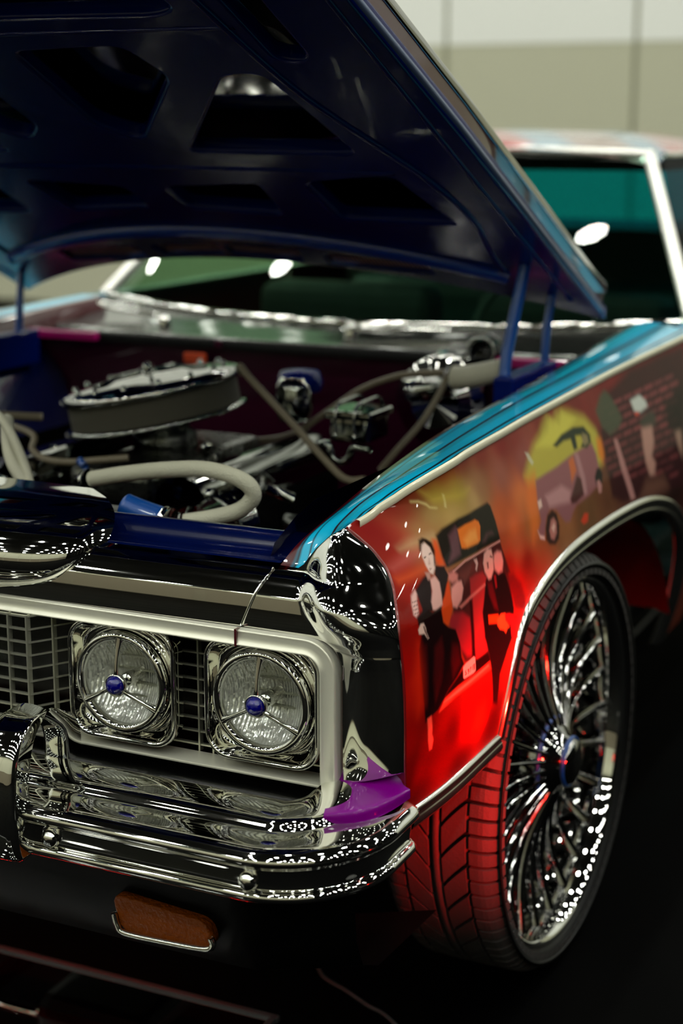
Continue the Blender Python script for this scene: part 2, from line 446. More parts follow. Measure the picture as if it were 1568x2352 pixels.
MURAL_SHAPES = [
((220, 200, 130),0.8,0.004,[(0.174,1.059),(0.188,1.057),(0.2,1.051),(0.204,1.045),(0.217,1.042),(0.215,1.041),(0.202,1.044),(0.198,1.049),(0.187,1.055),(0.174,1.057)]),
((230, 215, 150),0.7,0.003,[(0.238,1.06),(0.242,1.058),(0.24,1.047),(0.237,1.039),(0.234,1.04),(0.237,1.048)]),
((190, 165, 70),0.6,0.01,[(0.193,1.073),(0.217,1.061),(0.242,1.06),(0.276,1.054),(0.32,1.055),(0.295,1.048),(0.248,1.048),(0.215,1.051)]),
((215, 190, 140),0.55,0.012,[(0.104,0.998),(0.133,1.005),(0.186,1.007),(0.184,1),(0.144,0.998)]),
((210, 110, 100),0.5,0.012,[(0.064,0.979),(0.111,0.99),(0.146,0.991),(0.14,0.985),(0.099,0.979),(0.067,0.975)]),
((235, 95, 45),0.7,0.012,[(0.06,0.964),(0.097,0.966),(0.142,0.97),(0.136,0.963),(0.089,0.959),(0.06,0.959)]),
((38, 32, 26),1,0.004,[(0.19,1.004),(0.209,1.011),(0.257,1.018),(0.319,1.02),(0.378,1.02),(0.388,1.013),(0.397,0.986),(0.403,0.951),(0.325,0.955),(0.247,0.955),(0.19,0.954),(0.179,0.957),(0.184,0.98)]),
((238, 120, 40),1,0.003,[(0.247,1.002),(0.273,1.005),(0.312,1.005),(0.325,0.999),(0.328,0.991),(0.317,0.97),(0.305,0.968),(0.255,0.97),(0.245,0.973),(0.245,0.985)]),
((255, 165, 80),0.8,0.008,[(0.258,0.983),(0.283,0.993),(0.307,0.991),(0.307,0.972),(0.264,0.972)]),
((112, 72, 78),0.8,0.006,[(0.219,0.998),(0.244,1.008),(0.247,1.004),(0.243,0.984),(0.237,0.965),(0.218,0.962),(0.194,0.96),(0.213,0.975)]),
((96, 58, 62),0.7,0.006,[(0.324,0.965),(0.346,0.975),(0.373,0.973),(0.378,0.967),(0.354,0.97),(0.336,0.962)]),
((235, 85, 35),0.9,0.006,[(0.179,1),(0.186,0.997),(0.182,0.973),(0.183,0.96),(0.166,0.96),(0.163,0.973)]),
((75, 28, 26),1,0.004,[(0.186,0.949),(0.245,0.952),(0.324,0.953),(0.4,0.95),(0.414,0.903),(0.424,0.839),(0.404,0.789),(0.325,0.771),(0.244,0.783),(0.198,0.801),(0.174,0.838),(0.169,0.89)]),
((225, 150, 140),0.9,0.002,[(0.198,0.947),(0.246,0.954),(0.314,0.954),(0.401,0.952),(0.401,0.949),(0.315,0.951),(0.246,0.951),(0.198,0.944)]),
((120, 50, 45),0.8,0.01,[(0.21,0.938),(0.268,0.943),(0.312,0.94),(0.305,0.923),(0.259,0.924),(0.228,0.922)]),
((235, 175, 165),0.9,0.003,[(0.277,0.947),(0.289,0.946),(0.291,0.938),(0.281,0.928),(0.277,0.931),(0.282,0.938)]),
((175, 45, 45),1,0.005,[(0.249,0.923),(0.274,0.924),(0.304,0.921),(0.318,0.908),(0.305,0.896),(0.284,0.852),(0.299,0.79),(0.249,0.784),(0.237,0.817),(0.239,0.864),(0.241,0.896)]),
((225, 120, 110),0.8,0.003,[(0.192,0.892),(0.236,0.897),(0.307,0.901),(0.311,0.897),(0.24,0.892),(0.199,0.887)]),
((238, 150, 140),1,0.004,[(0.179,0.925),(0.202,0.93),(0.217,0.927),(0.218,0.915),(0.204,0.9),(0.183,0.892),(0.169,0.898),(0.169,0.911)]),
((225, 130, 120),0.9,0.005,[(0.181,0.946),(0.2,0.947),(0.21,0.938),(0.204,0.93),(0.186,0.931),(0.178,0.938)]),
((165, 35, 42),1,0.006,[(0.15,0.886),(0.172,0.887),(0.202,0.881),(0.227,0.864),(0.231,0.838),(0.23,0.801),(0.208,0.806),(0.186,0.823),(0.172,0.85),(0.151,0.871)]),
((30, 6, 8),0.9,0.005,[(0.234,0.89),(0.247,0.891),(0.242,0.854),(0.24,0.796),(0.227,0.798),(0.228,0.842)]),
((30, 5, 5),1,0.004,[(0.137,0.772),(0.199,0.793),(0.302,0.786),(0.317,0.765),(0.2,0.769),(0.121,0.762)]),
((230, 80, 55),1,0.004,[(0.106,0.745),(0.125,0.761),(0.172,0.766),(0.25,0.765),(0.313,0.767),(0.321,0.752),(0.25,0.753),(0.164,0.753)]),
((255, 150, 120),0.8,0.003,[(0.121,0.756),(0.172,0.761),(0.304,0.764),(0.307,0.76),(0.172,0.757)]),
((238, 200, 180),1,0.002,[(0.191,0.793),(0.201,0.796),(0.235,0.798),(0.242,0.794),(0.245,0.772),(0.236,0.77),(0.197,0.772),(0.193,0.775)]),
((110, 25, 20),0.9,0.0008,[(0.199,0.784),(0.206,0.784),(0.207,0.783),(0.201,0.783),(0.207,0.779),(0.206,0.776),(0.199,0.776),(0.199,0.778),(0.204,0.778),(0.2,0.781)]),
((110, 25, 20),0.9,0.0008,[(0.209,0.784),(0.216,0.784),(0.217,0.778),(0.213,0.775),(0.211,0.776),(0.214,0.78),(0.211,0.78)]),
((110, 25, 20),0.9,0.0008,[(0.219,0.784),(0.226,0.784),(0.222,0.776),(0.22,0.776),(0.222,0.783),(0.219,0.783)]),
((110, 25, 20),0.9,0.0008,[(0.23,0.784),(0.233,0.784),(0.233,0.775),(0.231,0.776)]),
((110, 25, 20),0.9,0.0008,[(0.235,0.785),(0.24,0.785),(0.241,0.775),(0.236,0.775)]),
((28, 8, 10),1,0.004,[(0.314,0.905),(0.343,0.91),(0.4,0.896),(0.416,0.868),(0.428,0.828),(0.422,0.78),(0.394,0.759),(0.362,0.729),(0.358,0.676),(0.336,0.685),(0.322,0.741),(0.305,0.785),(0.286,0.815),(0.283,0.859),(0.301,0.885)]),
((95, 14, 20),0.8,0.006,[(0.317,0.9),(0.338,0.897),(0.353,0.844),(0.336,0.852),(0.319,0.88)]),
((150, 25, 30),0.8,0.003,[(0.349,0.904),(0.359,0.902),(0.358,0.882),(0.351,0.882)]),
((238, 165, 152),1,0.004,[(0.322,0.946),(0.339,0.951),(0.356,0.946),(0.358,0.934),(0.353,0.913),(0.337,0.902),(0.325,0.903),(0.313,0.919),(0.312,0.933)]),
((235, 150, 140),0.95,0.005,[(0.365,0.936),(0.38,0.938),(0.397,0.932),(0.401,0.916),(0.39,0.902),(0.371,0.902),(0.358,0.912),(0.358,0.926)]),
((60, 22, 20),0.8,0.004,[(0.405,0.931),(0.413,0.917),(0.426,0.89),(0.409,0.892),(0.4,0.912)]),
((70, 25, 20),0.9,0.002,[(0.347,0.938),(0.356,0.934),(0.354,0.932),(0.345,0.936)]),
((110, 40, 35),0.8,0.002,[(0.327,0.931),(0.335,0.93),(0.333,0.92),(0.327,0.92)]),
((110, 12, 14),0.9,0.008,[(0.409,0.89),(0.437,0.887),(0.471,0.862),(0.486,0.834),(0.487,0.808),(0.434,0.825),(0.416,0.866)]),
((245, 80, 22),1,0.003,[(0.307,0.847),(0.352,0.837),(0.353,0.822),(0.307,0.833)]),
((250, 105, 45),1,0.003,[(0.345,0.83),(0.365,0.834),(0.385,0.83),(0.386,0.819),(0.404,0.801),(0.395,0.802),(0.386,0.795),(0.377,0.803),(0.357,0.81),(0.346,0.82)]),
((215, 28, 28),1,0.003,[(0.382,0.829),(0.404,0.824),(0.478,0.799),(0.472,0.789),(0.436,0.795),(0.437,0.776),(0.416,0.781),(0.41,0.804),(0.386,0.817)]),
((90, 10, 10),0.9,0.002,[(0.43,0.813),(0.441,0.81),(0.441,0.806),(0.429,0.81)]),
((225, 70, 22),1,0.004,[(0.162,0.937),(0.176,0.935),(0.172,0.921),(0.166,0.893),(0.149,0.875),(0.126,0.868),(0.12,0.881),(0.135,0.91)]),
((32, 14, 14),1,0.003,[(0.114,0.954),(0.127,0.957),(0.13,0.947),(0.118,0.93),(0.111,0.917),(0.125,0.907),(0.151,0.919),(0.182,0.944),(0.178,0.958),(0.157,0.964),(0.131,0.904),(0.095,0.908),(0.076,0.909),(0.079,0.928),(0.083,0.943)]),
((34, 16, 16),1,0.003,[(0.154,0.962),(0.178,0.958),(0.172,0.937),(0.162,0.932),(0.155,0.937),(0.146,0.952)]),
((225, 168, 158),1,0.003,[(0.13,0.949),(0.145,0.951),(0.15,0.94),(0.144,0.924),(0.137,0.909),(0.114,0.904),(0.105,0.909),(0.108,0.92),(0.122,0.933)]),
((235, 200, 188),1,0.003,[(0.148,0.997),(0.157,1.001),(0.165,0.992),(0.165,0.976),(0.154,0.961),(0.143,0.954),(0.137,0.957),(0.136,0.968),(0.139,0.983)]),
((190, 140, 128),1,0.003,[(0.126,0.96),(0.137,0.958),(0.132,0.95),(0.124,0.949)]),
((36, 22, 16),1,0.003,[(0.15,1.004),(0.159,1.006),(0.166,1.003),(0.173,0.996),(0.172,0.984),(0.16,0.967),(0.155,0.964),(0.164,0.978),(0.165,0.99),(0.159,0.999),(0.151,0.997),(0.138,0.985),(0.141,0.992)]),
((70, 30, 26),0.95,0.0012,[(0.154,0.982),(0.162,0.983),(0.162,0.981),(0.154,0.981)]),
((70, 30, 26),0.95,0.0012,[(0.141,0.98),(0.147,0.98),(0.146,0.979),(0.141,0.978)]),
((150, 60, 50),0.9,0.0012,[(0.14,0.963),(0.145,0.963),(0.145,0.962),(0.14,0.961)]),
((170, 110, 100),0.6,0.003,[(0.151,0.976),(0.148,0.969),(0.145,0.968),(0.143,0.969)]),
((228, 180, 172),1,0.003,[(0.067,0.938),(0.083,0.944),(0.082,0.938),(0.073,0.928),(0.064,0.913),(0.055,0.909),(0.05,0.914),(0.057,0.927)]),
((70, 25, 25),0.9,0.001,[(0.062,0.93),(0.076,0.93),(0.075,0.929),(0.061,0.929)]),
((70, 25, 25),0.9,0.001,[(0.059,0.925),(0.072,0.925),(0.072,0.924),(0.058,0.924)]),
((70, 25, 25),0.9,0.001,[(0.056,0.92),(0.069,0.92),(0.068,0.919),(0.055,0.919)]),
((70, 25, 25),0.9,0.001,[(0.053,0.915),(0.066,0.915),(0.065,0.914),(0.053,0.914)]),
((26, 6, 8),1,0.003,[(0.085,0.917),(0.102,0.906),(0.129,0.907),(0.131,0.883),(0.146,0.871),(0.17,0.861),(0.181,0.836),(0.185,0.812),(0.194,0.798),(0.171,0.785),(0.137,0.772),(0.102,0.75),(0.08,0.746),(0.061,0.741),(0.057,0.77),(0.051,0.802),(0.047,0.836),(0.048,0.861),(0.062,0.887),(0.054,0.898),(0.055,0.909),(0.063,0.911)]),
((95, 14, 16),0.6,0.008,[(0.095,0.852),(0.119,0.861),(0.123,0.837),(0.112,0.795),(0.094,0.767),(0.085,0.803)]),
((85, 10, 14),0.6,0.008,[(0.153,0.844),(0.174,0.834),(0.18,0.804),(0.154,0.787),(0.145,0.816)]),
((90, 14, 14),0.5,0.006,[(0.062,0.865),(0.071,0.863),(0.069,0.808),(0.068,0.761),(0.062,0.763),(0.057,0.821)]),
((240, 195, 180),1,0.002,[(0.052,0.891),(0.061,0.898),(0.07,0.897),(0.074,0.889),(0.075,0.881),(0.08,0.871),(0.076,0.871),(0.068,0.881),(0.061,0.882),(0.053,0.884)]),
((60, 10, 10),0.9,0.0015,[(0.067,0.893),(0.071,0.892),(0.074,0.883),(0.079,0.871),(0.076,0.872),(0.07,0.883)]),
((235, 90, 70),1,0.003,[(0.067,0.746),(0.08,0.747),(0.084,0.728),(0.084,0.716),(0.089,0.705),(0.086,0.691),(0.078,0.691),(0.072,0.709),(0.07,0.727)]),
((255, 45, 14),0.6,0.02,[(0.026,0.82),(0.047,0.869),(0.051,0.831),(0.053,0.775),(0.039,0.761)]),
((240, 40, 14),0.6,0.02,[(0.243,0.665),(0.256,0.701),(0.294,0.703),(0.306,0.67),(0.279,0.652)]),
((195, 185, 75),0.85,0.015,[(0.569,1.028),(0.616,1.055),(0.645,1.069),(0.691,1.082),(0.713,1.093),(0.752,1.108),(0.773,1.092),(0.804,1.105),(0.839,1.105),(0.887,1.094),(0.958,1.073),(1.006,1.04),(1.021,1.007),(1.011,0.974),(0.96,0.967),(0.833,0.982),(0.666,1.002),(0.581,1.01)]),
((225, 215, 90),0.6,0.01,[(0.658,1.064),(0.736,1.081),(0.767,1.102),(0.806,1.083),(0.836,1.102),(0.902,1.077),(0.831,1.061),(0.734,1.051)]),
((230, 120, 30),0.8,0.012,[(0.997,1.023),(1.034,1.019),(1.04,0.988),(1.01,0.972),(0.989,0.99)]),
((240, 120, 50),0.7,0.02,[(0.575,1.023),(0.621,1.023),(0.617,0.976),(0.594,0.93),(0.556,0.918),(0.55,0.969)]),
((150, 95, 98),1,0.006,[(0.619,1.011),(0.673,1.013),(0.741,1.014),(0.821,1.019),(0.903,1.021),(0.964,1.021),(0.978,0.996),(0.98,0.961),(0.955,0.938),(0.893,0.93),(0.811,0.928),(0.787,0.92),(0.764,0.907),(0.738,0.91),(0.717,0.925),(0.698,0.942),(0.662,0.95),(0.636,0.938),(0.614,0.909),(0.595,0.911),(0.587,0.926),(0.608,0.94),(0.607,0.971)]),
((205, 150, 150),0.7,0.008,[(0.651,0.977),(0.746,0.978),(0.791,0.959),(0.774,0.94),(0.715,0.948),(0.664,0.954)]),
((190, 140, 140),0.7,0.006,[(0.851,1.02),(0.873,1.015),(0.885,0.97),(0.885,0.936),(0.866,0.935),(0.861,0.967)]),
((66, 34, 30),0.9,0.005,[(0.784,0.945),(0.841,0.978),(0.862,0.969),(0.863,0.938),(0.813,0.932),(0.787,0.935)]),
((215, 110, 50),0.8,0.005,[(0.81,1.012),(0.841,1.016),(0.844,0.988),(0.805,0.971),(0.809,0.99)]),
((48, 56, 44),1,0.005,[(0.748,1.052),(0.805,1.063),(0.877,1.065),(0.938,1.057),(0.965,1.037),(0.962,1.022),(0.93,1.016),(0.897,1.023),(0.915,1.032),(0.912,1.044),(0.879,1.048),(0.876,1.025),(0.854,1.024),(0.849,1.047),(0.808,1.05),(0.764,1.046)]),
((170, 150, 105),0.7,0.005,[(0.922,1.047),(0.949,1.038),(0.947,1.024),(0.919,1.022),(0.912,1.033)]),
((62, 42, 36),1,0.005,[(0.626,0.924),(0.645,0.943),(0.674,0.947),(0.695,0.936),(0.701,0.912),(0.689,0.89),(0.667,0.884),(0.636,0.891),(0.621,0.903)]),
((190, 120, 110),1,0.005,[(0.644,0.915),(0.659,0.931),(0.676,0.932),(0.687,0.921),(0.681,0.903),(0.663,0.894),(0.647,0.9)]),
((235, 185, 170),0.9,0.004,[(0.657,0.917),(0.673,0.924),(0.677,0.915),(0.665,0.906)]),
((30, 26, 26),1,0.004,[(0.944,0.956),(0.964,0.969),(0.983,0.968),(0.995,0.954),(0.985,0.939),(0.965,0.934),(0.945,0.942)]),
((200, 140, 135),0.9,0.003,[(0.952,0.946),(0.968,0.947),(0.979,0.934),(0.97,0.921),(0.955,0.922)]),
((240, 200, 185),0.9,0.004,[(0.608,0.975),(0.627,0.976),(0.627,0.963),(0.609,0.961)]),
((240, 200, 190),0.9,0.004,[(0.585,0.928),(0.592,0.918),(0.614,0.911),(0.614,0.905),(0.592,0.912)]),
((220, 70, 45),0.9,0.004,[(0.825,0.894),(0.851,0.904),(0.873,0.899),(0.865,0.885),(0.84,0.884)]),
((215, 215, 190),0.6,0.004,[(0.598,1.065),(0.614,1.061),(0.629,1.042),(0.619,1.038),(0.606,1.05)]),
((52, 20, 26),0.92,0.012,[(1.102,1.093),(1.332,1.117),(1.784,1.115),(1.592,0.815),(1.266,0.851),(1.111,0.872),(1.036,0.897),(1.027,0.974),(1.03,1.025)]),
((126, 61, 65),0.62,0.002,[(1.087,1.076),(1.148,1.075),(1.14,1.066),(1.079,1.067)]),
((141, 68, 72),0.62,0.002,[(1.159,1.075),(1.222,1.074),(1.214,1.065),(1.151,1.066)]),
((135, 65, 70),0.62,0.002,[(1.234,1.074),(1.3,1.073),(1.291,1.064),(1.226,1.065)]),
((147, 72, 75),0.62,0.002,[(1.312,1.073),(1.38,1.072),(1.371,1.063),(1.304,1.064)]),
((150, 73, 77),0.62,0.002,[(1.393,1.072),(1.464,1.071),(1.455,1.061),(1.385,1.062)]),
((127, 62, 66),0.62,0.002,[(1.478,1.071),(1.551,1.07),(1.542,1.06),(1.469,1.061)]),
((126, 61, 66),0.62,0.002,[(1.566,1.07),(1.642,1.069),(1.633,1.059),(1.556,1.06)]),
((150, 73, 76),0.62,0.002,[(1.109,1.059),(1.17,1.058),(1.163,1.049),(1.102,1.05)]),
((126, 61, 65),0.62,0.002,[(1.182,1.058),(1.246,1.057),(1.238,1.047),(1.174,1.049)]),
((127, 61, 66),0.62,0.002,[(1.258,1.057),(1.324,1.056),(1.316,1.046),(1.25,1.047)]),
((163, 79, 82),0.62,0.002,[(1.337,1.055),(1.406,1.054),(1.397,1.044),(1.329,1.046)]),
((141, 68, 72),0.62,0.002,[(1.419,1.054),(1.491,1.053),(1.482,1.043),(1.411,1.044)]),
((159, 77, 81),0.62,0.002,[(1.505,1.053),(1.58,1.051),(1.57,1.041),(1.496,1.042)]),
((144, 70, 74),0.62,0.002,[(1.594,1.051),(1.672,1.05),(1.662,1.039),(1.585,1.041)]),
((137, 66, 70),0.62,0.002,[(1.06,1.044),(1.12,1.042),(1.113,1.033),(1.053,1.035)]),
((117, 56, 61),0.62,0.002,[(1.132,1.042),(1.194,1.041),(1.186,1.031),(1.124,1.033)]),
((141, 68, 71),0.62,0.002,[(1.206,1.041),(1.27,1.039),(1.263,1.03),(1.198,1.031)]),
((153, 74, 77),0.62,0.002,[(1.283,1.039),(1.35,1.037),(1.342,1.028),(1.275,1.029)]),
((139, 67, 71),0.62,0.002,[(1.363,1.037),(1.433,1.036),(1.425,1.026),(1.355,1.027)]),
((150, 73, 76),0.62,0.002,[(1.446,1.035),(1.519,1.034),(1.51,1.024),(1.438,1.025)]),
((149, 72, 76),0.62,0.002,[(1.533,1.033),(1.609,1.032),(1.6,1.021),(1.524,1.023)]),
((109, 52, 57),0.62,0.002,[(1.083,1.027),(1.144,1.025),(1.137,1.016),(1.076,1.017)]),
((142, 68, 72),0.62,0.002,[(1.155,1.025),(1.218,1.023),(1.211,1.014),(1.148,1.015)]),
((136, 65, 69),0.62,0.002,[(1.231,1.023),(1.296,1.021),(1.289,1.011),(1.223,1.013)]),
((125, 60, 64),0.62,0.002,[(1.309,1.021),(1.377,1.019),(1.369,1.009),(1.301,1.011)]),
((114, 55, 60),0.62,0.002,[(1.39,1.019),(1.461,1.017),(1.453,1.007),(1.382,1.009)]),
((154, 74, 77),0.62,0.002,[(1.474,1.016),(1.548,1.014),(1.54,1.004),(1.466,1.006)]),
((138, 67, 71),0.62,0.002,[(1.563,1.014),(1.64,1.012),(1.631,1.001),(1.554,1.004)]),
((137, 65, 69),0.42,0.002,[(1.036,1.011),(1.095,1.01),(1.089,1),(1.03,1.002)]),
((144, 69, 72),0.42,0.002,[(1.107,1.009),(1.168,1.007),(1.161,0.998),(1.1,1)]),
((138, 66, 69),0.62,0.002,[(1.18,1.007),(1.244,1.005),(1.237,0.995),(1.173,0.997)]),
((149, 71, 74),0.62,0.002,[(1.256,1.005),(1.323,1.002),(1.316,0.993),(1.249,0.995)]),
((127, 61, 65),0.62,0.002,[(1.336,1.002),(1.405,1),(1.397,0.99),(1.328,0.992)]),
((147, 71, 74),0.62,0.002,[(1.418,1),(1.49,0.997),(1.482,0.987),(1.411,0.989)]),
((132, 64, 68),0.62,0.002,[(1.504,0.997),(1.579,0.995),(1.571,0.984),(1.496,0.987)]),
((147, 70, 73),0.42,0.002,[(1.06,0.994),(1.12,0.992),(1.113,0.982),(1.053,0.985)]),
((144, 69, 72),0.42,0.002,[(1.131,0.991),(1.194,0.989),(1.187,0.979),(1.125,0.982)]),
((109, 52, 56),0.42,0.002,[(1.206,0.989),(1.271,0.986),(1.264,0.977),(1.199,0.979)]),
((111, 53, 57),0.62,0.002,[(1.283,0.986),(1.351,0.984),(1.344,0.973),(1.277,0.976)]),
((116, 55, 60),0.62,0.002,[(1.364,0.983),(1.434,0.981),(1.427,0.97),(1.357,0.973)]),
((152, 73, 76),0.62,0.002,[(1.447,0.98),(1.521,0.977),(1.514,0.967),(1.441,0.97)]),
((129, 62, 66),0.62,0.002,[(1.535,0.977),(1.611,0.974),(1.604,0.964),(1.528,0.966)]),
((133, 63, 67),0.42,0.002,[(1.014,0.979),(1.073,0.976),(1.067,0.967),(1.008,0.97)]),
((118, 56, 61),0.42,0.002,[(1.084,0.976),(1.145,0.974),(1.139,0.964),(1.078,0.967)]),
((127, 61, 65),0.42,0.002,[(1.157,0.973),(1.22,0.97),(1.214,0.961),(1.151,0.963)]),
((122, 58, 62),0.42,0.002,[(1.233,0.97),(1.299,0.967),(1.292,0.957),(1.227,0.96)]),
((120, 57, 62),0.42,0.002,[(1.311,0.967),(1.38,0.964),(1.374,0.954),(1.305,0.957)]),
((131, 62, 66),0.42,0.002,[(1.393,0.964),(1.465,0.961),(1.458,0.95),(1.387,0.953)]),
((132, 63, 67),0.62,0.002,[(1.478,0.96),(1.553,0.957),(1.546,0.946),(1.472,0.95)]),
((145, 69, 73),0.42,0.002,[(1.039,0.961),(1.098,0.958),(1.093,0.949),(1.033,0.952)]),
((135, 65, 68),0.42,0.002,[(1.11,0.958),(1.172,0.955),(1.166,0.945),(1.104,0.948)]),
((146, 70, 73),0.42,0.002,[(1.184,0.954),(1.248,0.951),(1.243,0.942),(1.178,0.945)]),
((143, 68, 72),0.42,0.002,[(1.261,0.951),(1.328,0.948),(1.322,0.938),(1.255,0.941)]),
((149, 71, 74),0.42,0.002,[(1.341,0.947),(1.411,0.944),(1.405,0.934),(1.335,0.937)]),
((135, 64, 68),0.42,0.002,[(1.424,0.944),(1.497,0.94),(1.491,0.93),(1.418,0.933)]),
((112, 53, 58),0.42,0.002,[(1.511,0.94),(1.587,0.936),(1.581,0.925),(1.505,0.929)]),
((143, 68, 72),0.42,0.002,[(1.064,0.943),(1.125,0.939),(1.12,0.93),(1.059,0.933)]),
((148, 71, 74),0.42,0.002,[(1.137,0.939),(1.2,0.936),(1.195,0.926),(1.132,0.929)]),
((145, 69, 73),0.42,0.002,[(1.212,0.935),(1.278,0.932),(1.273,0.922),(1.207,0.925)]),
((130, 62, 66),0.42,0.002,[(1.29,0.931),(1.359,0.928),(1.353,0.918),(1.285,0.921)]),
((137, 65, 69),0.42,0.002,[(1.372,0.927),(1.443,0.924),(1.438,0.913),(1.367,0.917)]),
((114, 54, 59),0.42,0.002,[(1.457,0.923),(1.531,0.919),(1.526,0.908),(1.451,0.912)]),
((142, 68, 71),0.42,0.002,[(1.165,0.92),(1.229,0.916),(1.225,0.906),(1.161,0.91)]),
((130, 62, 66),0.42,0.002,[(1.242,0.915),(1.309,0.912),(1.304,0.901),(1.237,0.905)]),
((117, 56, 60),0.42,0.002,[(1.322,0.911),(1.391,0.907),(1.387,0.897),(1.317,0.901)]),
((107, 51, 56),0.42,0.002,[(1.405,0.906),(1.477,0.902),(1.473,0.892),(1.4,0.896)]),
((143, 68, 72),0.42,0.002,[(1.491,0.902),(1.567,0.898),(1.563,0.886),(1.487,0.891)]),
((149, 71, 74),0.42,0.002,[(1.355,0.89),(1.426,0.886),(1.422,0.875),(1.351,0.88)]),
((108, 51, 56),0.42,0.002,[(1.44,0.885),(1.514,0.881),(1.51,0.87),(1.436,0.874)]),
((141, 67, 71),0.42,0.002,[(1.477,0.863),(1.553,0.858),(1.55,0.847),(1.474,0.852)]),
((75, 80, 62),0.95,0.008,[(1.032,1.073),(1.08,1.096),(1.12,1.103),(1.146,1.087),(1.173,1.059),(1.191,1.034),(1.159,1.02),(1.088,1.015),(1.048,1.038)]),
((185, 130, 125),0.95,0.005,[(1.105,1.004),(1.128,1.001),(1.152,0.944),(1.195,0.865),(1.162,0.867),(1.122,0.937)]),
((205, 210, 200),1,0.006,[(1.273,1.059),(1.344,1.061),(1.38,1.043),(1.385,1.03),(1.324,1.026),(1.284,1.034)]),
((220, 80, 60),0.9,0.003,[(1.282,1.031),(1.316,1.028),(1.307,1.022),(1.285,1.024)]),
((66, 66, 56),0.9,0.008,[(1.303,1.005),(1.346,1.018),(1.42,1.015),(1.434,0.994),(1.393,0.978),(1.333,0.987)]),
((195, 145, 130),0.9,0.008,[(1.307,0.994),(1.39,0.987),(1.384,0.951),(1.352,0.926),(1.373,0.909),(1.357,0.884),(1.32,0.888),(1.301,0.92),(1.298,0.956)]),
((120, 80, 65),0.7,0.02,[(1.287,0.887),(1.426,0.869),(1.468,0.834),(1.321,0.84),(1.232,0.86)]),
((20, 10, 12),0.9,0.02,[(1.513,1.019),(1.7,1.03),(1.627,0.927),(1.52,0.957)]),
((190, 150, 130),0.7,0.01,[(1.564,0.945),(1.616,0.942),(1.609,0.889),(1.604,0.876),(1.576,0.908)]),
]
def poly_sd(py, pz, pts):
    """signed distance to a polygon, negative inside"""
    n = len(pts); d2 = np.full(py.shape, 1e9); ins = np.zeros(py.shape, bool)
    for i in range(n):
        ay, az = pts[i]; by, bz = pts[i - 1]
        ey, ez = by - ay, bz - az; wy, wz = py - ay, pz - az
        t = np.clip((wy * ey + wz * ez) / (ey * ey + ez * ez + 1e-12), 0, 1)
        d2 = np.minimum(d2, (wy - ey * t) ** 2 + (wz - ez * t) ** 2)
        c = (az > pz) != (bz > pz)
        with np.errstate(divide='ignore', invalid='ignore'):
            ins ^= c & (py < (by - ay) * (pz - az) / (bz - az if bz != az else 1e-12) + ay)
    d = np.sqrt(d2); return np.where(ins, -d, d)
def mural(y, z):
    """airbrushed picture on the fender: soft colour ground, then painted shapes"""
    num = np.zeros((len(y), 3)); den = np.zeros(len(y))
    cols = lin(MURAL_BASE[:, 2:])
    for (by, bz), c in zip(MURAL_BASE[:, :2], cols):
        r2 = ((y - by) * .75) ** 2 + (z - bz) ** 2
        w = 1.0 / (r2 + .0004) ** 1.7; num += w[:, None] * c; den += w
    out = num / den[:, None]
    # airbrush cloudiness
    f = sum(a * np.sin(k1 * y + k2 * z + p) for a, k1, k2, p in ((.5, 31, 47, 0.), (.35, 63, -38, 1.), (.3, 18, 95, 2.), (.2, 120, 60, .5)))
    out *= (1 + .10 * f)[:, None]
    for col, al, soft, pts in MURAL_SHAPES:
        a = np.array(pts); pad = soft * 1.2
        k = np.where((y > a[:, 0].min() - pad) & (y < a[:, 0].max() + pad) & (z > a[:, 1].min() - pad) & (z < a[:, 1].max() + pad))[0]
        if len(k) == 0: continue
        sd = poly_sd(y[k], z[k], pts)
        m = al * (1 - ss(-soft, soft, sd)); out[k] = out[k] * (1 - m[:, None]) + lin(col) * m[:, None]
    return np.clip(out, 0, 1)


def fender_side(s, dy, nz):
    ys = [0.0]
    while ys[-1] < 1.0: ys.append(ys[-1] + dy / 1.88 * (1 if ys[-1] < .65 else 2))
    u = np.array(ys); u = u / u[-1]
    # refine around the steep front of the arch
    u = np.unique(np.r_[u, np.linspace(.385, .50, 60) / 1.88, np.linspace(1.6, 1.69, 30) / 1.88])
    v = np.linspace(0, 1, nz)
    yb = u * YEND; zb = zbot(yb)
    y0 = np.interp(u, [0, 1], [.054, YEND]); zt = ztop(y0)
    # column shape: bottom z zb(u), top z zt(u); y slides with the front edge
    Z = zb[:, None] + (zt - zb)[:, None] * v[None]
    yf = yfront(Z); Y = yf + (YEND - yf) * u[:, None]
    X = S(Y, Z)
    P = np.stack([X, Y, Z], -1)
    o = surf('front_fender', P, 'mural', car, s, flip=True)
    set_col(o.data, mural(Y.ravel(), Z.ravel()))
    return o
fenders = {1: fender_side(1, .0022, 230), -1: fender_side(-1, .012, 40)}
fenders[1]['label'] = 'red fender side airbrushed with figures, vintage cars and flames'

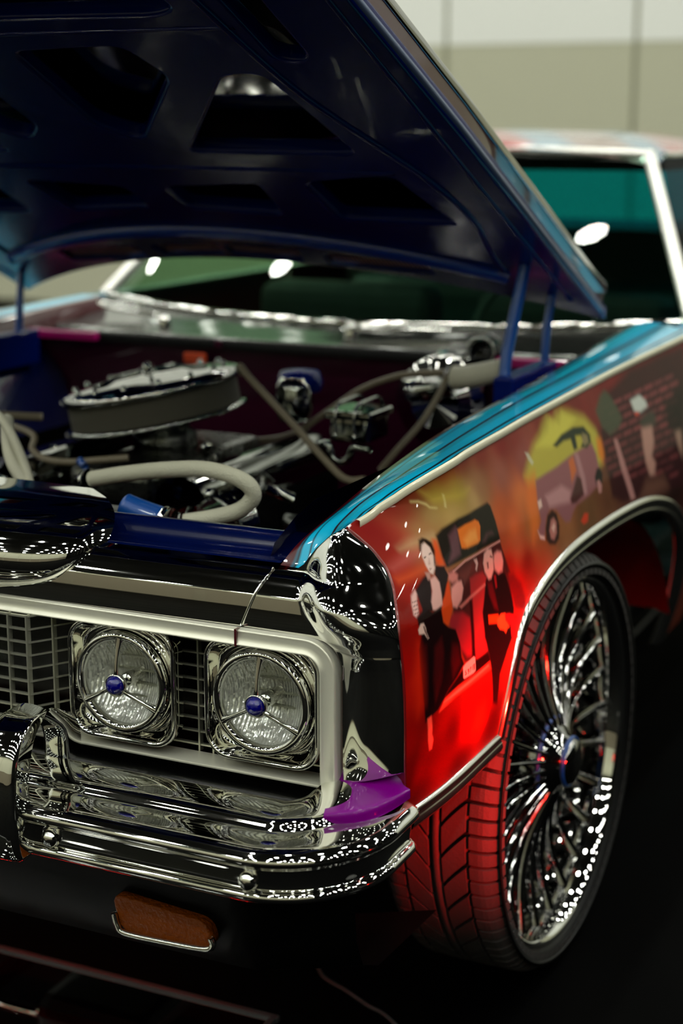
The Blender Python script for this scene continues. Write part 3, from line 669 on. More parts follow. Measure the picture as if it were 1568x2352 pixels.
# inner edge of the fender top
INNER = np.array([(.747, .05, .966), (.762, .085, .996), (.785, .16, 1.03), (.800, .33, 1.068), (.802, .6, 1.096), (.80, 1.0, 1.112), (.795, 1.4, 1.130), (.785, 1.88, 1.150)])
FRONTB = np.array([(.747, .05, .966), (.783, .05, .966), (.799, .05, .979), (.820, .05, 1.006), (.842, .05, 1.027), (.858, .054, 1.037)])   # paint / cap seam
def top_colour(w, sl):
    """stripes across the fender top, w 0 inner .. 1 outer, sl = metres along"""
    cy = lin((8, 182, 226)); dk = lin((8, 8, 12)); mr = lin((75, 4, 14)); lt = lin((40, 190, 225)); dp = lin((5, 70, 105))
    c = np.tile(cy, (len(w), 1))
    def band(a, b, col):
        k = ss(a - .006, a + .006, w) * (1 - ss(b - .006, b + .006, w)); c[:] = c * (1 - k[:, None]) + col * k[:, None]
    band(-1, .10, mr); band(.10, .13, dk); band(.245, .27, dk); band(.53, .60, dk * .6 + mr * .3); band(.60, .68, lt * .7); band(.86, .905, dk); band(.955, 2, dk)
    far = ss(.25, .55, sl)
    return c
def fender_top(s):
    n = 160; I = spline(INNER, n); 
    ty = np.r_[np.linspace(.054, .25, 40), np.linspace(.26, YEND, n - 40)]; tz = ztop(ty)
    tz = spline(np.c_[ty, tz], n)[:, 1]
    T = np.c_[S(ty, tz) - .002, ty, tz]
    # pair points by blended arc parameter
    k = 41; w = np.linspace(0, 1, k)
    ti = np.linspace(0, 1, n)
    Ii = np.stack([np.interp(ti ** 1.0, np.linspace(0, 1, n), I[:, j]) for j in range(3)], 1)
    P = Ii[:, None] * (1 - w)[None, :, None] + T[:, None] * w[None, :, None]
    P[..., 2] += (.012 * np.sin(PI * w) ** 1.0)[None, :] * (.3 + .7 * ss(0, .2, ti))[:, None]
    # pull the first rows to the seam with the chrome cap
    fb = spline(FRONTB, k); d = fb - P[0]
    P += d[None] * ((1 - ss(0, .16, ti)) ** 2)[:, None, None]
    o = surf('fender_top', P, 'stripes', fenders[s], s)
    set_col(o.data, top_colour(np.tile(w, n), np.repeat(ti * 1.9, k)))
    # front return painted cyan / dark red
    J = Ii.copy(); low = J + np.array([-.02, 0, -.05]); fl = np.stack([J, (J * .6 + low * .4) + np.array([-.004, 0, 0]), low], 1)
    surf('fender_flange', fl, 'maroon', fenders[s], s, flip=True)
for s in (1, -1): fender_top(s)

def rim_strip(name, path, r, m, parent, s=1, squash=None, seg=8):
    p = np.array(path, float)
    if s < 0: p[:, 0] *= -1
    return tube(name, p, r, m, parent, seg)

for s in (1, -1):
    ty = np.linspace(.072, 1.88, 120); tz = ztop(ty); tz = spline(np.c_[ty, tz], 120)[:, 1] - .004
    # side trim: a flat bright moulding with a rounded face
    pr = [(-.001, .0068), (.004, .0062), (.0050, .005), (.0052, 0), (.0050, -.005), (.004, -.0062), (-.001, -.0068)]
    X = S(ty, tz)
    P = np.stack([np.stack([X + a, ty, tz + b], -1) for a, b in pr], 1)
    surf('side_trim', P, 'ivory', fenders[s], s)
    # wheel arch moulding
    a = spline(ARCH, 140); A3 = np.c_[S(a[:, 0], a[:, 1]), a]
    T = np.gradient(a, axis=0); T /= np.linalg.norm(T, axis=1)[:, None]; Nn = np.c_[T[:, 1], -T[:, 0]]      # towards the wheel
    pr = [(.0, .012), (.006, .010), (.009, .004), (.008, -.003), (.003, -.008), (.000, -.012), (.003, -.016), (.003, -.022), (-.02, -.024)]
    P = np.stack([np.stack([A3[:, 0] + b, a[:, 0] - Nn[:, 0] * c, a[:, 1] - Nn[:, 1] * c], -1) for b, c in pr], 1)
    surf('arch_moulding', P, 'chrome_soft', fenders[s], s, flip=True)
    # lower moulding between bumper and wheel arch
    ly = np.linspace(.04, .40, 30); lz = zbot(ly) * 0 + np.interp(ly, [0, .393], [.598, .603])
    pr = [(0, .010), (.006, .008), (.008, .002), (.006, -.003), (.001, -.006), (.004, -.010), (.006, -.018), (.003, -.026), (-.005, -.030), (-.03, -.032)]
    P = np.stack([np.stack([S(ly, lz) + b, ly, lz + c], -1) for b, c in pr], 1)
    surf('lower_moulding', P, 'chrome_soft', fenders[s], s)
    # front edge bead and flange that faces forward
    e = spline(EDGE, 60); E3 = np.c_[S(e[:, 0], e[:, 1]), e]
    rim_strip('edge_bead', E3, .0022, 'red', fenders[s], s, seg=6)
    lo = e[:12]; fl = np.stack([np.c_[S(lo[:, 0], lo[:, 1]) - .001, lo], np.c_[S(lo[:, 0], lo[:, 1]) - .022, lo[:, 0] + .002, lo[:, 1]]], 1)
    surf('edge_flange', fl, 'red', fenders[s], s)

# front curve of the chrome header: upright above the trim, rolling back to the crease
def header_arc(n=121):
    s = np.linspace(0, 1, 400); th = np.radians(np.interp(s, [0, .50, .515, 1], [1, 11, 32, 62]))
    dz = np.cos(th); dy = np.sin(th); z = np.r_[0, np.cumsum(dz)[:-1]]; y = np.r_[0, np.cumsum(dy)[:-1]]
    k = .086 / z[-1]; return np.c_[np.interp(np.linspace(0, 1, n), s, y * k) - .014, np.interp(np.linspace(0, 1, n), s, z * k) + .880]
HARC = header_arc(); HARC[:, 0] += .05 - HARC[-1, 0] if HARC[-1, 0] > .05 else 0
# --- chrome caps at the front of the fenders
CAP_L = np.array([(.640, .885), (.838, .885), (.855, .878), (.866, .868), (.874, .855), (.879, .83), (.880, .712), (.966, .747), (.9665, .783), (.979, .799), (1.006, .820), (1.027, .842), (1.037, .858)])   # z, x of the inner border
CAP_D = np.array([(.640, .885), (.84, .884), (.862, .868), (.88, .846), (.92, .812), (.96, .798), (1.0, .816), (1.03, .846), (1.037, .858)])                                                               # z, x where the bullet starts
CAP_R = np.array([(.640, .977, .014), (.704, .980, .004), (.767, .981, .001), (.83, .978, -.001), (.869, .975, -.001), (.902, .970, .001), (.929, .958, .018), (.955, .942, .042), (.977, .926, .056), (.992, .912, .058), (1.008, .896, .060), (1.023, .876, .055), (1.037, .858, .054)])
CAP_B = np.array([(.640, .012), (.80, .014), (.85, .017), (.88, .026), (.91, .044), (.94, .056), (.97, .054), (1.0, .040), (1.02, .023), (1.032, .009), (1.037, 0)])                                         # z, bulge
def nose_cap(s):
    zr = np.linspace(.652, 1.037, 200)
    u1 = np.linspace(0, 1, 22)[:-1]; u2 = np.linspace(0, 1, 64); P = np.zeros((len(zr), 21 + 64, 3))
    sm = lambda T, z, c=1: np.interp(z, T[:, 0], T[:, c])
    cs = lambda T, z, c=1: np.interp(z, spline(T, 200)[:, 0], spline(T, 200)[:, c])
    xl = sm(CAP_L, zr); xr = cs(CAP_R, zr); yr = cs(CAP_R, zr, 2); B = cs(CAP_B, zr); xd = np.maximum(cs(CAP_D, zr), xl); xd = np.minimum(xd, xr)
    yh = np.where(zr < .88, -.014, np.interp(zr, HARC[:, 1], HARC[:, 0]))
    for k, z in enumerate(zr):
        xa = xl[k] + (xd[k] - xl[k]) * u1; xb = xd[k] + (xr[k] - xd[k]) * u2
        h = np.sin(PI * u2) ** (1.45 - .75 * u2)
        P[k, :21] = np.c_[xa, np.full(21, yh[k]), np.full(21, z)]
        P[k, 21:] = np.c_[xb + .12 * B[k] * h, yh[k] + (yr[k] - yh[k]) * u2 - B[k] * h, np.full(64, z)]
    zmin = .652 + .026 * np.clip((P[..., 0] - .885) / .09, 0, 1)
    P[..., 2] = np.maximum(P[..., 2], zmin)
    return surf('nose_cap', P, 'chrome', car, s)
caps = {s: nose_cap(s) for s in (1, -1)}

# --- header panel between the caps, with the raised centre nose
def header():
    e = HARC[-1]
    pr = np.vstack([HARC, spline([tuple(e), (.054, .9690), (.060, .9705), (.072, .966), (.092, .9585), (.12, .957), (.142, .962), (.158, .976), (.176, .985), (.195, .983), (.205, .970), (.208, .93)], 50)[1:]])
    x = np.linspace(-1, 1, 121); P = np.zeros((len(pr), len(x), 3))
    hw = np.where(pr[:, 0] < .06, np.interp(pr[:, 1], [.88, .966], [.711, .746]), .746)
    P[..., 0] = hw[:, None] * x[None]; P[..., 1] = pr[:, 0:1]; P[..., 2] = pr[:, 1:2]
    P[..., 1] -= .008 * (1 - x[None] ** 2)
    o = surf('header_panel', P[:len(HARC) + 4], 'chrome', car, flip=False)
    surf('header_ledge', P[len(HARC) + 3:], 'blue_coat', o)
    return o
head = header()
# joints between header and caps
for s in (1, -1):
    j = np.c_[np.interp(HARC[:, 1], [.88, .966], [.712, .747]), HARC[:, 0] - .001, HARC[:, 1] + .001]; j[:, 0] *= s
    tube('joint_bead', j[::6], .0022, 'chrome', head, 6)
def nose():
    Ee = spline([(.235, -.016, .882), (.345, -.012, .902), (.398, .002, .926), (.428, .038, .960), (.418, .09, .995), (.372, .145, 1.012), (.30, .205, 1.015)], 50)
    Cc = spline([(0, -.022, .880), (0, -.062, .912), (0, -.078, .950), (0, -.060, .985), (0, -.012, 1.010), (0, .08, 1.022), (0, .205, 1.018)], 50)
    u = np.linspace(-1, 1, 81); f = np.sqrt(np.clip(1 - np.abs(u) ** 3.4, 0, 1))
    P = np.zeros((50, 81, 3))
    P[..., 0] = Ee[:, 0:1] * u[None]
    for j in (1, 2): P[..., j] = Ee[:, j:j + 1] * (1 - f)[None] + Cc[:, j:j + 1] * f[None]
    o = surf('centre_nose', P, 'chrome', head)
    back = np.stack([P[-1], P[-1] + np.array([0, .01, -.02]), P[-1] + np.array([0, .0, -.09])], 0)
    surf('nose_back', back, 'blue_coat', o)
nose()

# --- grille surround, grille and lamps
def surround():
    path = []
    for x in np.linspace(0, .826, 30): path.append((x, .866, 0, 1))
    for a in np.linspace(0, PI / 2, 10)[1:]: path.append((.826 + .040 * math.sin(a), .826 + .040 * math.cos(a), math.sin(a), math.cos(a)))
    for z in np.linspace(.81, .628, 14): path.append((.866, z, 1, 0))
    pr = [(-.0125, .012), (-.0128, -.014), (-.0115, -.018), (-.0095, -.0185), (-.0085, -.0165), (.0080, -.0128), (.0090, -.0140), (.0110, -.0138), (.0125, -.011), (.0128, .012)]
    P = np.array([[(x + nx * a, -.014 + b, z + nz * a) for a, b in pr] for x, z, nx, nz in path])
    full = np.concatenate([mirror(P[::-1])[:-1], P], 0)
    return surf('grille_surround', full, 'trim', car, flip=True)
sur = surround()
box('surround_joint', (.709, -.0325, .853), (.713, -.02, .880), 'maroon', sur); box('surround_joint', (-.713, -.0325, .853), (-.709, -.02, .880), 'maroon', sur)
box('grille_sill', (-.856, -.018, .6385), (.856, .03, .643), 'trim', car, .0015)
gback = box('grille', (-.87, .10, .60), (.87, .11, .90), 'black_gloss', car)
for z in (.63, .862): pass
GX = [(-.865, .035), (-.378, .035), (-.330, -.040), (.330, -.040), (.378, .035), (.865, .035)]
def gy(x): return np.interp(x, [g[0] for g in GX], [g[1] for g in GX])
for k in range(10):
    z = .6535 + k * .0222
    vv = []; ff = []
    for i, (x, y) in enumerate(GX):
        vv += [(x, y - .004, z - .0014), (x, y - .004, z + .0014), (x, y + .004, z + .0009), (x, y + .004, z - .0009)]
    for i in range(len(GX) - 1):
        a = 4 * i; b = a + 4
        for q in range(4): ff.append((a + q, b + q, b + (q + 1) % 4, a + (q + 1) % 4))
    mesh('grille_bar', vv, ff, 'bright_bar', gback, False)
gx = [i * .0366 for i in range(-9, 10)] + [s * v for s in (1, -1) for v in (.354, .378, .405, .607, .633, .655, .852)]
for x in gx:
    y = float(gy(x)); box('grille_bar', (x - .0014, y - .006, .643), (x + .0014, y + .005, .856), 'bright_bar', gback)
for s in (1, -1):
    box('park_lamp_lens', (min(s * .380, s * .404), .030, .645), (max(s * .380, s * .404), .05, .855), 'lamp_lens_clear', gback, .004)

def rsq(h, r, n):
    """rounded square of half size h, sampled at n equal angles"""
    out = []
    for a in np.linspace(0, 2 * PI, n, endpoint=False):
        c, s_ = math.cos(a), math.sin(a); lo, hi = 0, 2 * h
        for _ in range(40):
            m_ = (lo + hi) / 2; x, z = abs(m_ * c), abs(m_ * s_); qx, qz = max(x - h + r, 0), max(z - h + r, 0)
            inside = (math.hypot(qx, qz) <= r) if (qx > 0 or qz > 0) else True
            lo, hi = (m_, hi) if inside else (lo, m_)
        out.append((lo * c, lo * s_))
    return np.array(out)
def build_headlight():
    n = 96; ang = np.linspace(0, 2 * PI, n, endpoint=False); circ = np.c_[np.cos(ang), np.sin(ang)]
    loops = []
    for h, r, y in [(.098, .040, .02), (.101, .042, -.004), (.1005, .042, -.010), (.098, .040, -.0135), (.0945, .038, -.0125), (.0925, .037, -.008), (.091, .036, -.001)]:
        q = rsq(h, r, n); loops.append(np.c_[q[:, 0], np.full(n, y), q[:, 1]])
    base = rsq(.091, .036, n)
    for k, y in [(.35, .008), (.7, .013), (1.0, .010)]:
        q = base * (1 - k) + circ * .089 * k; loops.append(np.c_[q[:, 0], np.full(n, y), q[:, 1]])
    for r, y in [(.087, .0), (.085, .012)]: loops.append(np.c_[circ[:, 0] * r, np.full(n, y), circ[:, 1] * r])
    o = obj('headlight', grid_mesh(np.array(loops), closed_v=True), 'chrome', car)
    ring = [(.078 + .0085 * math.cos(a), -.006 + .0085 * math.sin(a) * 1.2) for a in np.linspace(0, 2 * PI, 16)]
    lathe('retaining_ring', ring, 'chrome', o, 'Y', 72)
    lathe('reflector', [(.073, .002), (.066, .012), (.054, .026), (.040, .038), (.026, .047), (.012, .052), (.0, .053)], 'reflector', o, 'Y', 72)
    lathe('lens', [(.074, -.004), (.066, -.008), (.05, -.0135), (.03, -.017), (.012, -.018), (.0, -.0182)], 'lens', o, 'Y', 72)
    lathe('bulb_shield', [(.0, .0), (.010, .002), (.0125, .008), (.012, .03), (.011, .05)], 'chrome', o, 'Y', 24)
    for a in (90, 210, 330):
        a = math.radians(a); p = []
        for t in np.linspace(0, 1, 14):
            r = .012 + t * .063; p.append((r * math.cos(a), -.024 + .016 * t ** 2, r * math.sin(a)))
        P = tube_pts(p, .0048 - .0012 * np.sin(np.linspace(0, PI, 14)) + .004 * np.linspace(0, 1, 14) ** 5, 12)
        P[..., 1] = -.024 + (P[..., 1] + .024) * 1.0
        obj('tri_bar', grid_mesh(P, closed_v=True), 'chrome', o)
    lathe('jewel_cup', [(.0185, -.020), (.0195, -.025), (.0180, -.029), (.0155, -.028), (.0150, -.024)], 'chrome', o, 'Y', 40)
    lathe('jewel', [(.0158, -.025), (.0145, -.032), (.011, -.0368), (.006, -.0392), (0, -.040)], 'jewel', o, 'Y', 40)
    return o
h0 = build_headlight(); h0.location = (.745, -.006, .7605)
for x in (.490, -.490, -.745):
    c = h0.copy(); COL.objects.link(c); c.location = (x, -.006, .7565 if abs(x) < .6 else .7605)
    for ch in h0.children:
        d = ch.copy(); COL.objects.link(d); d.parent = c

# --- bumper
def chaikin(p, n=2):
    p = np.asarray(p, float)
    for _ in range(n):
        a = p[:-1] * .75 + p[1:] * .25; b = p[:-1] * .25 + p[1:] * .75
        p = np.vstack([p[:1], np.stack([a, b], 1).reshape(-1, p.shape[1]), p[-1:]])
    return p
BY = -.095
def bumper():
    path = [(x, BY, 0, -1, 0) for x in np.linspace(0, .83, 24)]
    for a in np.linspace(0, PI / 2, 26)[1:]: path.append((.83 + .03 * math.sin(a), BY + .03 - .03 * math.cos(a), math.sin(a), -math.cos(a), a / (PI / 2)))
    for y in (-.05, -.02, .0, .010, .016, .020): path.append((.86, y, 1, 0, 1))
    pr = [(-.005, .560), (-.006, .640), (.003, .6475), (.04, .646), (.068, .640), (.074, .629), (.080, .6265), (.105, .6255), (.128, .6225), (.141, .616), (.1465, .607), (.1435, .599), (.136, .595), (.133, .590), (.129, .562), (.131, .5585), (.137, .557), (.1405, .551), (.1395, .545), (.133, .540), (.11, .538), (.02, .540), (-.005, .56)]
    pr = chaikin(pr, 3); P = []
    for i, (x, y, nx, ny, k) in enumerate(path):
        e = max(0, (y - .004) / .016) if nx > .99 else 0; end = 1 - .13 * e * e
        up = .010 * k
        P.append([(x + nx * d * end, y + ny * d * end, .595 + (z - .595) * (1 - .10 * e * e) + up) for d, z in pr])
    P = np.array(P); full = np.concatenate([mirror(P[::-1])[:-1], P], 0)
    o = surf('front_bumper', full, 'chrome', car, flip=True)
    for e in (P[-1], mirror(P[-1])):
        mesh('bumper_end', e, [tuple(range(len(e)))], 'chrome', o, False)
    return o
bump = bumper()
for x in (.494, -.494, .836, -.836):
    lathe('bolt', [(.0155, .004), (.0155, -.002), (.0140, -.008), (.0105, -.0125), (.006, -.0150), (0, -.016)], 'chrome', bump, 'Y', 24, loc=(x, BY - .131, .574))
for s in (1, -1):
    # bumper guard: upright rounded block
    P = []
    for z, y, hw in [(.528, -.20, .030), (.532, -.246, .036), (.55, -.262, .040), (.61, -.270, .041), (.67, -.266, .040), (.715, -.248, .037), (.738, -.215, .032), (.745, -.18, .025), (.70, -.11, .022), (.64, -.10, .022)]:
        P.append([(s * .415 + (hw * a), y + (.03 * b), z) for a, b in [(-1, 1.5), (-1, .4), (-.92, .08), (-.6, 0), (0, -.04), (.6, 0), (.92, .08), (1, .4), (1, 1.5)]])
    P = np.array(P); Q = np.array([spline(P[:, j], 40) for j in range(P.shape[1])]).transpose(1, 0, 2)
    surf('bumper_guard', Q, 'chrome', bump, 1, flip=False)
# dark filler between grille sill and bumper, purple filler under the caps
P = np.array([[(x, -.012, .640), (x, -.002, .625), (x, .0, .600), (x, -.04, .590), (x, -.10, .590)] for x in np.linspace(-.868, .868, 40)])
surf('bumper_filler', P, 'black_gloss', car, flip=True)
for s in (1, -1):
    L = chaikin([(.872, .004, .672), (.872, -.006, .662), (.873, -.016, .655), (.876, -.030, .652), (.884, -.060, .651), (.894, -.090, .650), (.906, -.124, .650), (.907, -.127, .645), (.907, -.127, .628)], 2)
    R = chaikin([(.966, .016, .692), (.967, .014, .680), (.968, .012, .670), (.972, .010, .662), (.977, .008, .657), (.982, .007, .655), (.988, .006, .654), (.989, .004, .650), (.989, .004, .640)], 2)
    n_ = len(L)
    u = np.linspace(0, 1, 30); P = L[:, None] * (1 - u)[None, :, None] + R[:, None] * u[None, :, None]
    bow = np.sin(PI * u)[None, :, None] * np.linspace(.0, 1, n_)[:, None, None]
    P = P + bow * np.array([.016, -.020, 0])
    surf('fender_filler', P, 'purple', car, s, flip=False)
# valance with signal lamps
vz = [(-.10, .548), (-.095, .50), (-.092, .44), (-.085, .38), (-.06, .33), (.0, .30), (.25, .285)]
P = np.array([[(x, y + .06 * max(0, abs(x) - .75) / .1, z) for y, z in vz] for x in np.linspace(-.90, .90, 50)])
val = surf('valance', P, 'black', car, flip=True)
for s in (1, -1):
    q = [(.524, .432), (.694, .418), (.703, .382), (.541, .376)]
    rq = rounded_poly(q, .018, 5)
    mx = Matrix(((s, 0, 0, 0), (0, 0, 1, -.096), (0, 1, 0, 0), (0, 0, 0, 1)))
    lens = plate('signal_lens', rq, [], .02, .004, 'amber', val, mx)
    lower = np.array([(s * x, -.112, z) for x, z in [(.526, .404), (.532, .384), (.546, .373), (.62, .374), (.69, .378), (.707, .387), (.704, .400)]])
    tube('signal_rim', spline(lower, 40), .0055, 'chrome_soft', lens, 8)

# --- hood (open), coordinates: x across, v along from the rear hinge edge
TH = math.radians(24.48); HA = Vector((0, 1.552, 1.215))
HMX = Matrix(((1, 0, 0, HA.x), (0, -math.cos(TH), -math.sin(TH), HA.y), (0, math.sin(TH), -math.cos(TH), HA.z), (0, 0, 0, 1)))
def rear(x): return .315 * (1 - (abs(x) / .8) ** 2.0)
xs = np.linspace(-.8, .8, 41)
outer = [(x, rear(x)) for x in xs] + [(.80, 1.0), (.79, 1.5), (.77, 1.68), (.6, 1.73), (0, 1.76), (-.6, 1.73), (-.77, 1.68), (-.79, 1.5), (-.80, 1.0)]
holes = []
def addh(p, r=.03):
    holes.append(rounded_poly(p, r, 6)); holes.append(rounded_poly([(-x, v) for x, v in p][::-1], r, 6))
addh([(.075, 1.350), (.318, 1.362), (.350, 1.235), (.135, .965), (.062, 1.04)], .04)
addh([(.200, .915), (.450, 1.250), (.535, 1.250), (.575, .905)], .04)
addh([(.045, .620), (.045, .745), (.292, .770), (.268, .592)], .03)
addh([(.388, .575), (.390, .780), (.600, .822), (.655, .560)], .03)
addh([(.575, 1.64), (.575, 1.30), (.60, 1.280), (.630, 1.282), (.652, 1.310), (.655, 1.64)], .02)
addh([(.06, 1.455), (.44, 1.448), (.49, 1.47), (.47, 1.63), (.06, 1.65)], .025)
VENTS = [(.010, .405, .195, .383, .188, .312, 0.0, .338), (.250, .372, .495, .322, .490, .255, .238, .292)]
for q in VENTS: addh([(q[0], q[1]), (q[2], q[3]), (q[4], q[5]), (q[6], q[7])], .012)
hood = plate('hood', outer, [], .012, .004, 'dark_mirror', car, HMX @ Matrix.Translation((0, 0, -.055)))
frame = plate('hood_frame', outer, holes, .018, .008, 'blue', hood, HMX)
sk = np.array([[tuple(HMX @ Vector((x, v, o_))) for o_ in (.002, -.03, -.061)] for x, v in outer + outer[:1]])
surf('hood_skirt', sk, 'maroon', hood)
def hp(x, v, off=0.0): 
    p = HMX @ Vector((x, v, off)); return (p.x, p.y, p.z)
for hl in holes[:12]:
    tube('window_bead', [hp(x, v, .010) for x, v in hl], .0065, 'blue_rib', frame, 8, closed=True)  # beads added round the openings to give blue edge glints
for s in (1, -1):
    e = [hp(s * .800, v, .004) for v in np.linspace(0.0, 1.0, 30)] + [hp(s * x, v, .004) for x, v in ((.797, 1.2), (.79, 1.5), (.77, 1.67))]
    tube('edge_roll', e, .011, 'blue_grey', frame, 10)
    e = [hp(s * .762, v, .010) for v in np.linspace(.12, 1.6, 30)]
    tube('side_rib', e, .010, 'blue', frame, 10)
    # stepped inner rib that follows the windows
    tube('side_rib', spline([hp(s * x, v, .012) for x, v in ((.535, 1.55), (.565, 1.2), (.63, .95), (.672, .79), (.690, .6), (.665, .42), (.66, .30))], 50), .011, 'blue', frame, 10)
    tube('side_rib', spline([hp(s * x, v, .010) for x, v in ((.735, 1.6), (.735, .95), (.715, .85), (.705, .62), (.70, .30))], 50), .007, 'blue', frame, 8)
    # copper vent inserts
    for q in VENTS:
        a = np.array([(q[0], q[1]), (q[2], q[3]), (q[4], q[5]), (q[6], q[7])]); vv, ff = [], []
        nsl = 26
        for i in range(nsl):
            t0, t1 = i / nsl, (i + .55) / nsl
            for t in (t0, t1):
                top = a[0] * (1 - t) + a[1] * t; bot = a[3] * (1 - min(t + .03, 1)) + a[2] * min(t + .03, 1)
                vv.append(hp(s * top[0], top[1], .007)); vv.append(hp(s * bot[0], bot[1], .007))
            k = 4 * i; ff.append((k, k + 2, k + 3, k + 1))
        mesh('vent_grille', vv, ff, 'copper_mesh', frame, False)
tube('cross_rib', [hp(x, .495 - .20 * (abs(x) / .62) ** 2, .016) for x in np.linspace(-.66, .66, 50)], .020, 'blue_rib', frame, 14)
tube('cross_rib', [hp(x, .845 - .02 * (abs(x) / .6) ** 2, .010) for x in np.linspace(-.61, .61, 40)], .011, 'blue', frame, 10)
tube('rear_lip', [hp(x, float(rear(x)) + .012, .006) for x in np.linspace(-.79, .79, 60)], .010, 'blue_rib', frame, 10)
tube('cross_rib', [hp(x, 1.41, .010) for x in np.linspace(-.56, .56, 30)], .010, 'blue', frame, 10)

# --- hood hinges
for s in (1, -1):
    tube('hood_hinge', spline([(s * .70, 1.18, 1.09), (s * .70, 1.20, 1.16), (s * .715, 1.235, 1.30), (s * .72, 1.25, 1.355)], 16), .014, 'blue_bright', car, 8)
    tube('hood_hinge', spline([(s * .72, 1.39, 1.10), (s * .72, 1.40, 1.18), (s * .725, 1.42, 1.27)], 12), .010, 'blue_bright', car, 8)
    box('hinge_bracket', (min(s * .69, s * .735), 1.14, 1.02), (max(s * .69, s * .735), 1.44, 1.11), 'blue', car, .006)

# --- wheels: local X is the axle (outboard +X)
TR, RR, TW = .415, .357, .118       # tyre radius, rim radius, half tread width
def tread_block(w0, w1, span, phase, nb=7, gap=.0075, h=.012):
    """a raised block of rubber between two bent grooves; w = across, angle around the axle"""
    ws = np.linspace(w0, w1, nb)
    def bend(w):
        a = np.abs(w); inner = np.clip((.060 - a) / .06, 0, 1); return .16 * inner ** 1.15 + .012 * np.clip((a - .085) / .03, 0, 1)
    def rad(w): return TR - .030 * np.clip((np.abs(w) - .082) / .036, 0, 1) ** 2 - .004 * (w / TW) ** 2
    vv = []; ff = []; na = 4
    for top in (0, 1):
        for i, w in enumerate(ws):
            for j in range(na):
                f = j / (na - 1); a = phase + bend(w) + (gap / TR) * .5 + (span - gap / TR) * f
                wt = w + (0 if top == 0 else (.0012 if i == 0 else (-.0012 if i == nb - 1 else 0)))
                r = rad(w) - (h if top == 0 else 0); vv.append((wt, r * math.cos(a), r * math.sin(a)))
    o = nb * na
    for i in range(nb - 1):
        for j in range(na - 1):
            a, b, c, d = i * na + j, (i + 1) * na + j, (i + 1) * na + j + 1, i * na + j + 1
            ff.append((o + a, o + d, o + c, o + b))
        a, b = i * na, (i + 1) * na; ff.append((a, b, o + b, o + a)[::-1])
        a, b = i * na + na - 1, (i + 1) * na + na - 1; ff.append((a, b, o + b, o + a))
    for j in range(na - 1):
        a, b = j, j + 1; ff.append((a, b, o + b, o + a))
        a, b = (nb - 1) * na + j, (nb - 1) * na + j + 1; ff.append((a, b, o + b, o + a)[::-1])
    return raw(vv, ff)
NB = 84
blocks = {}
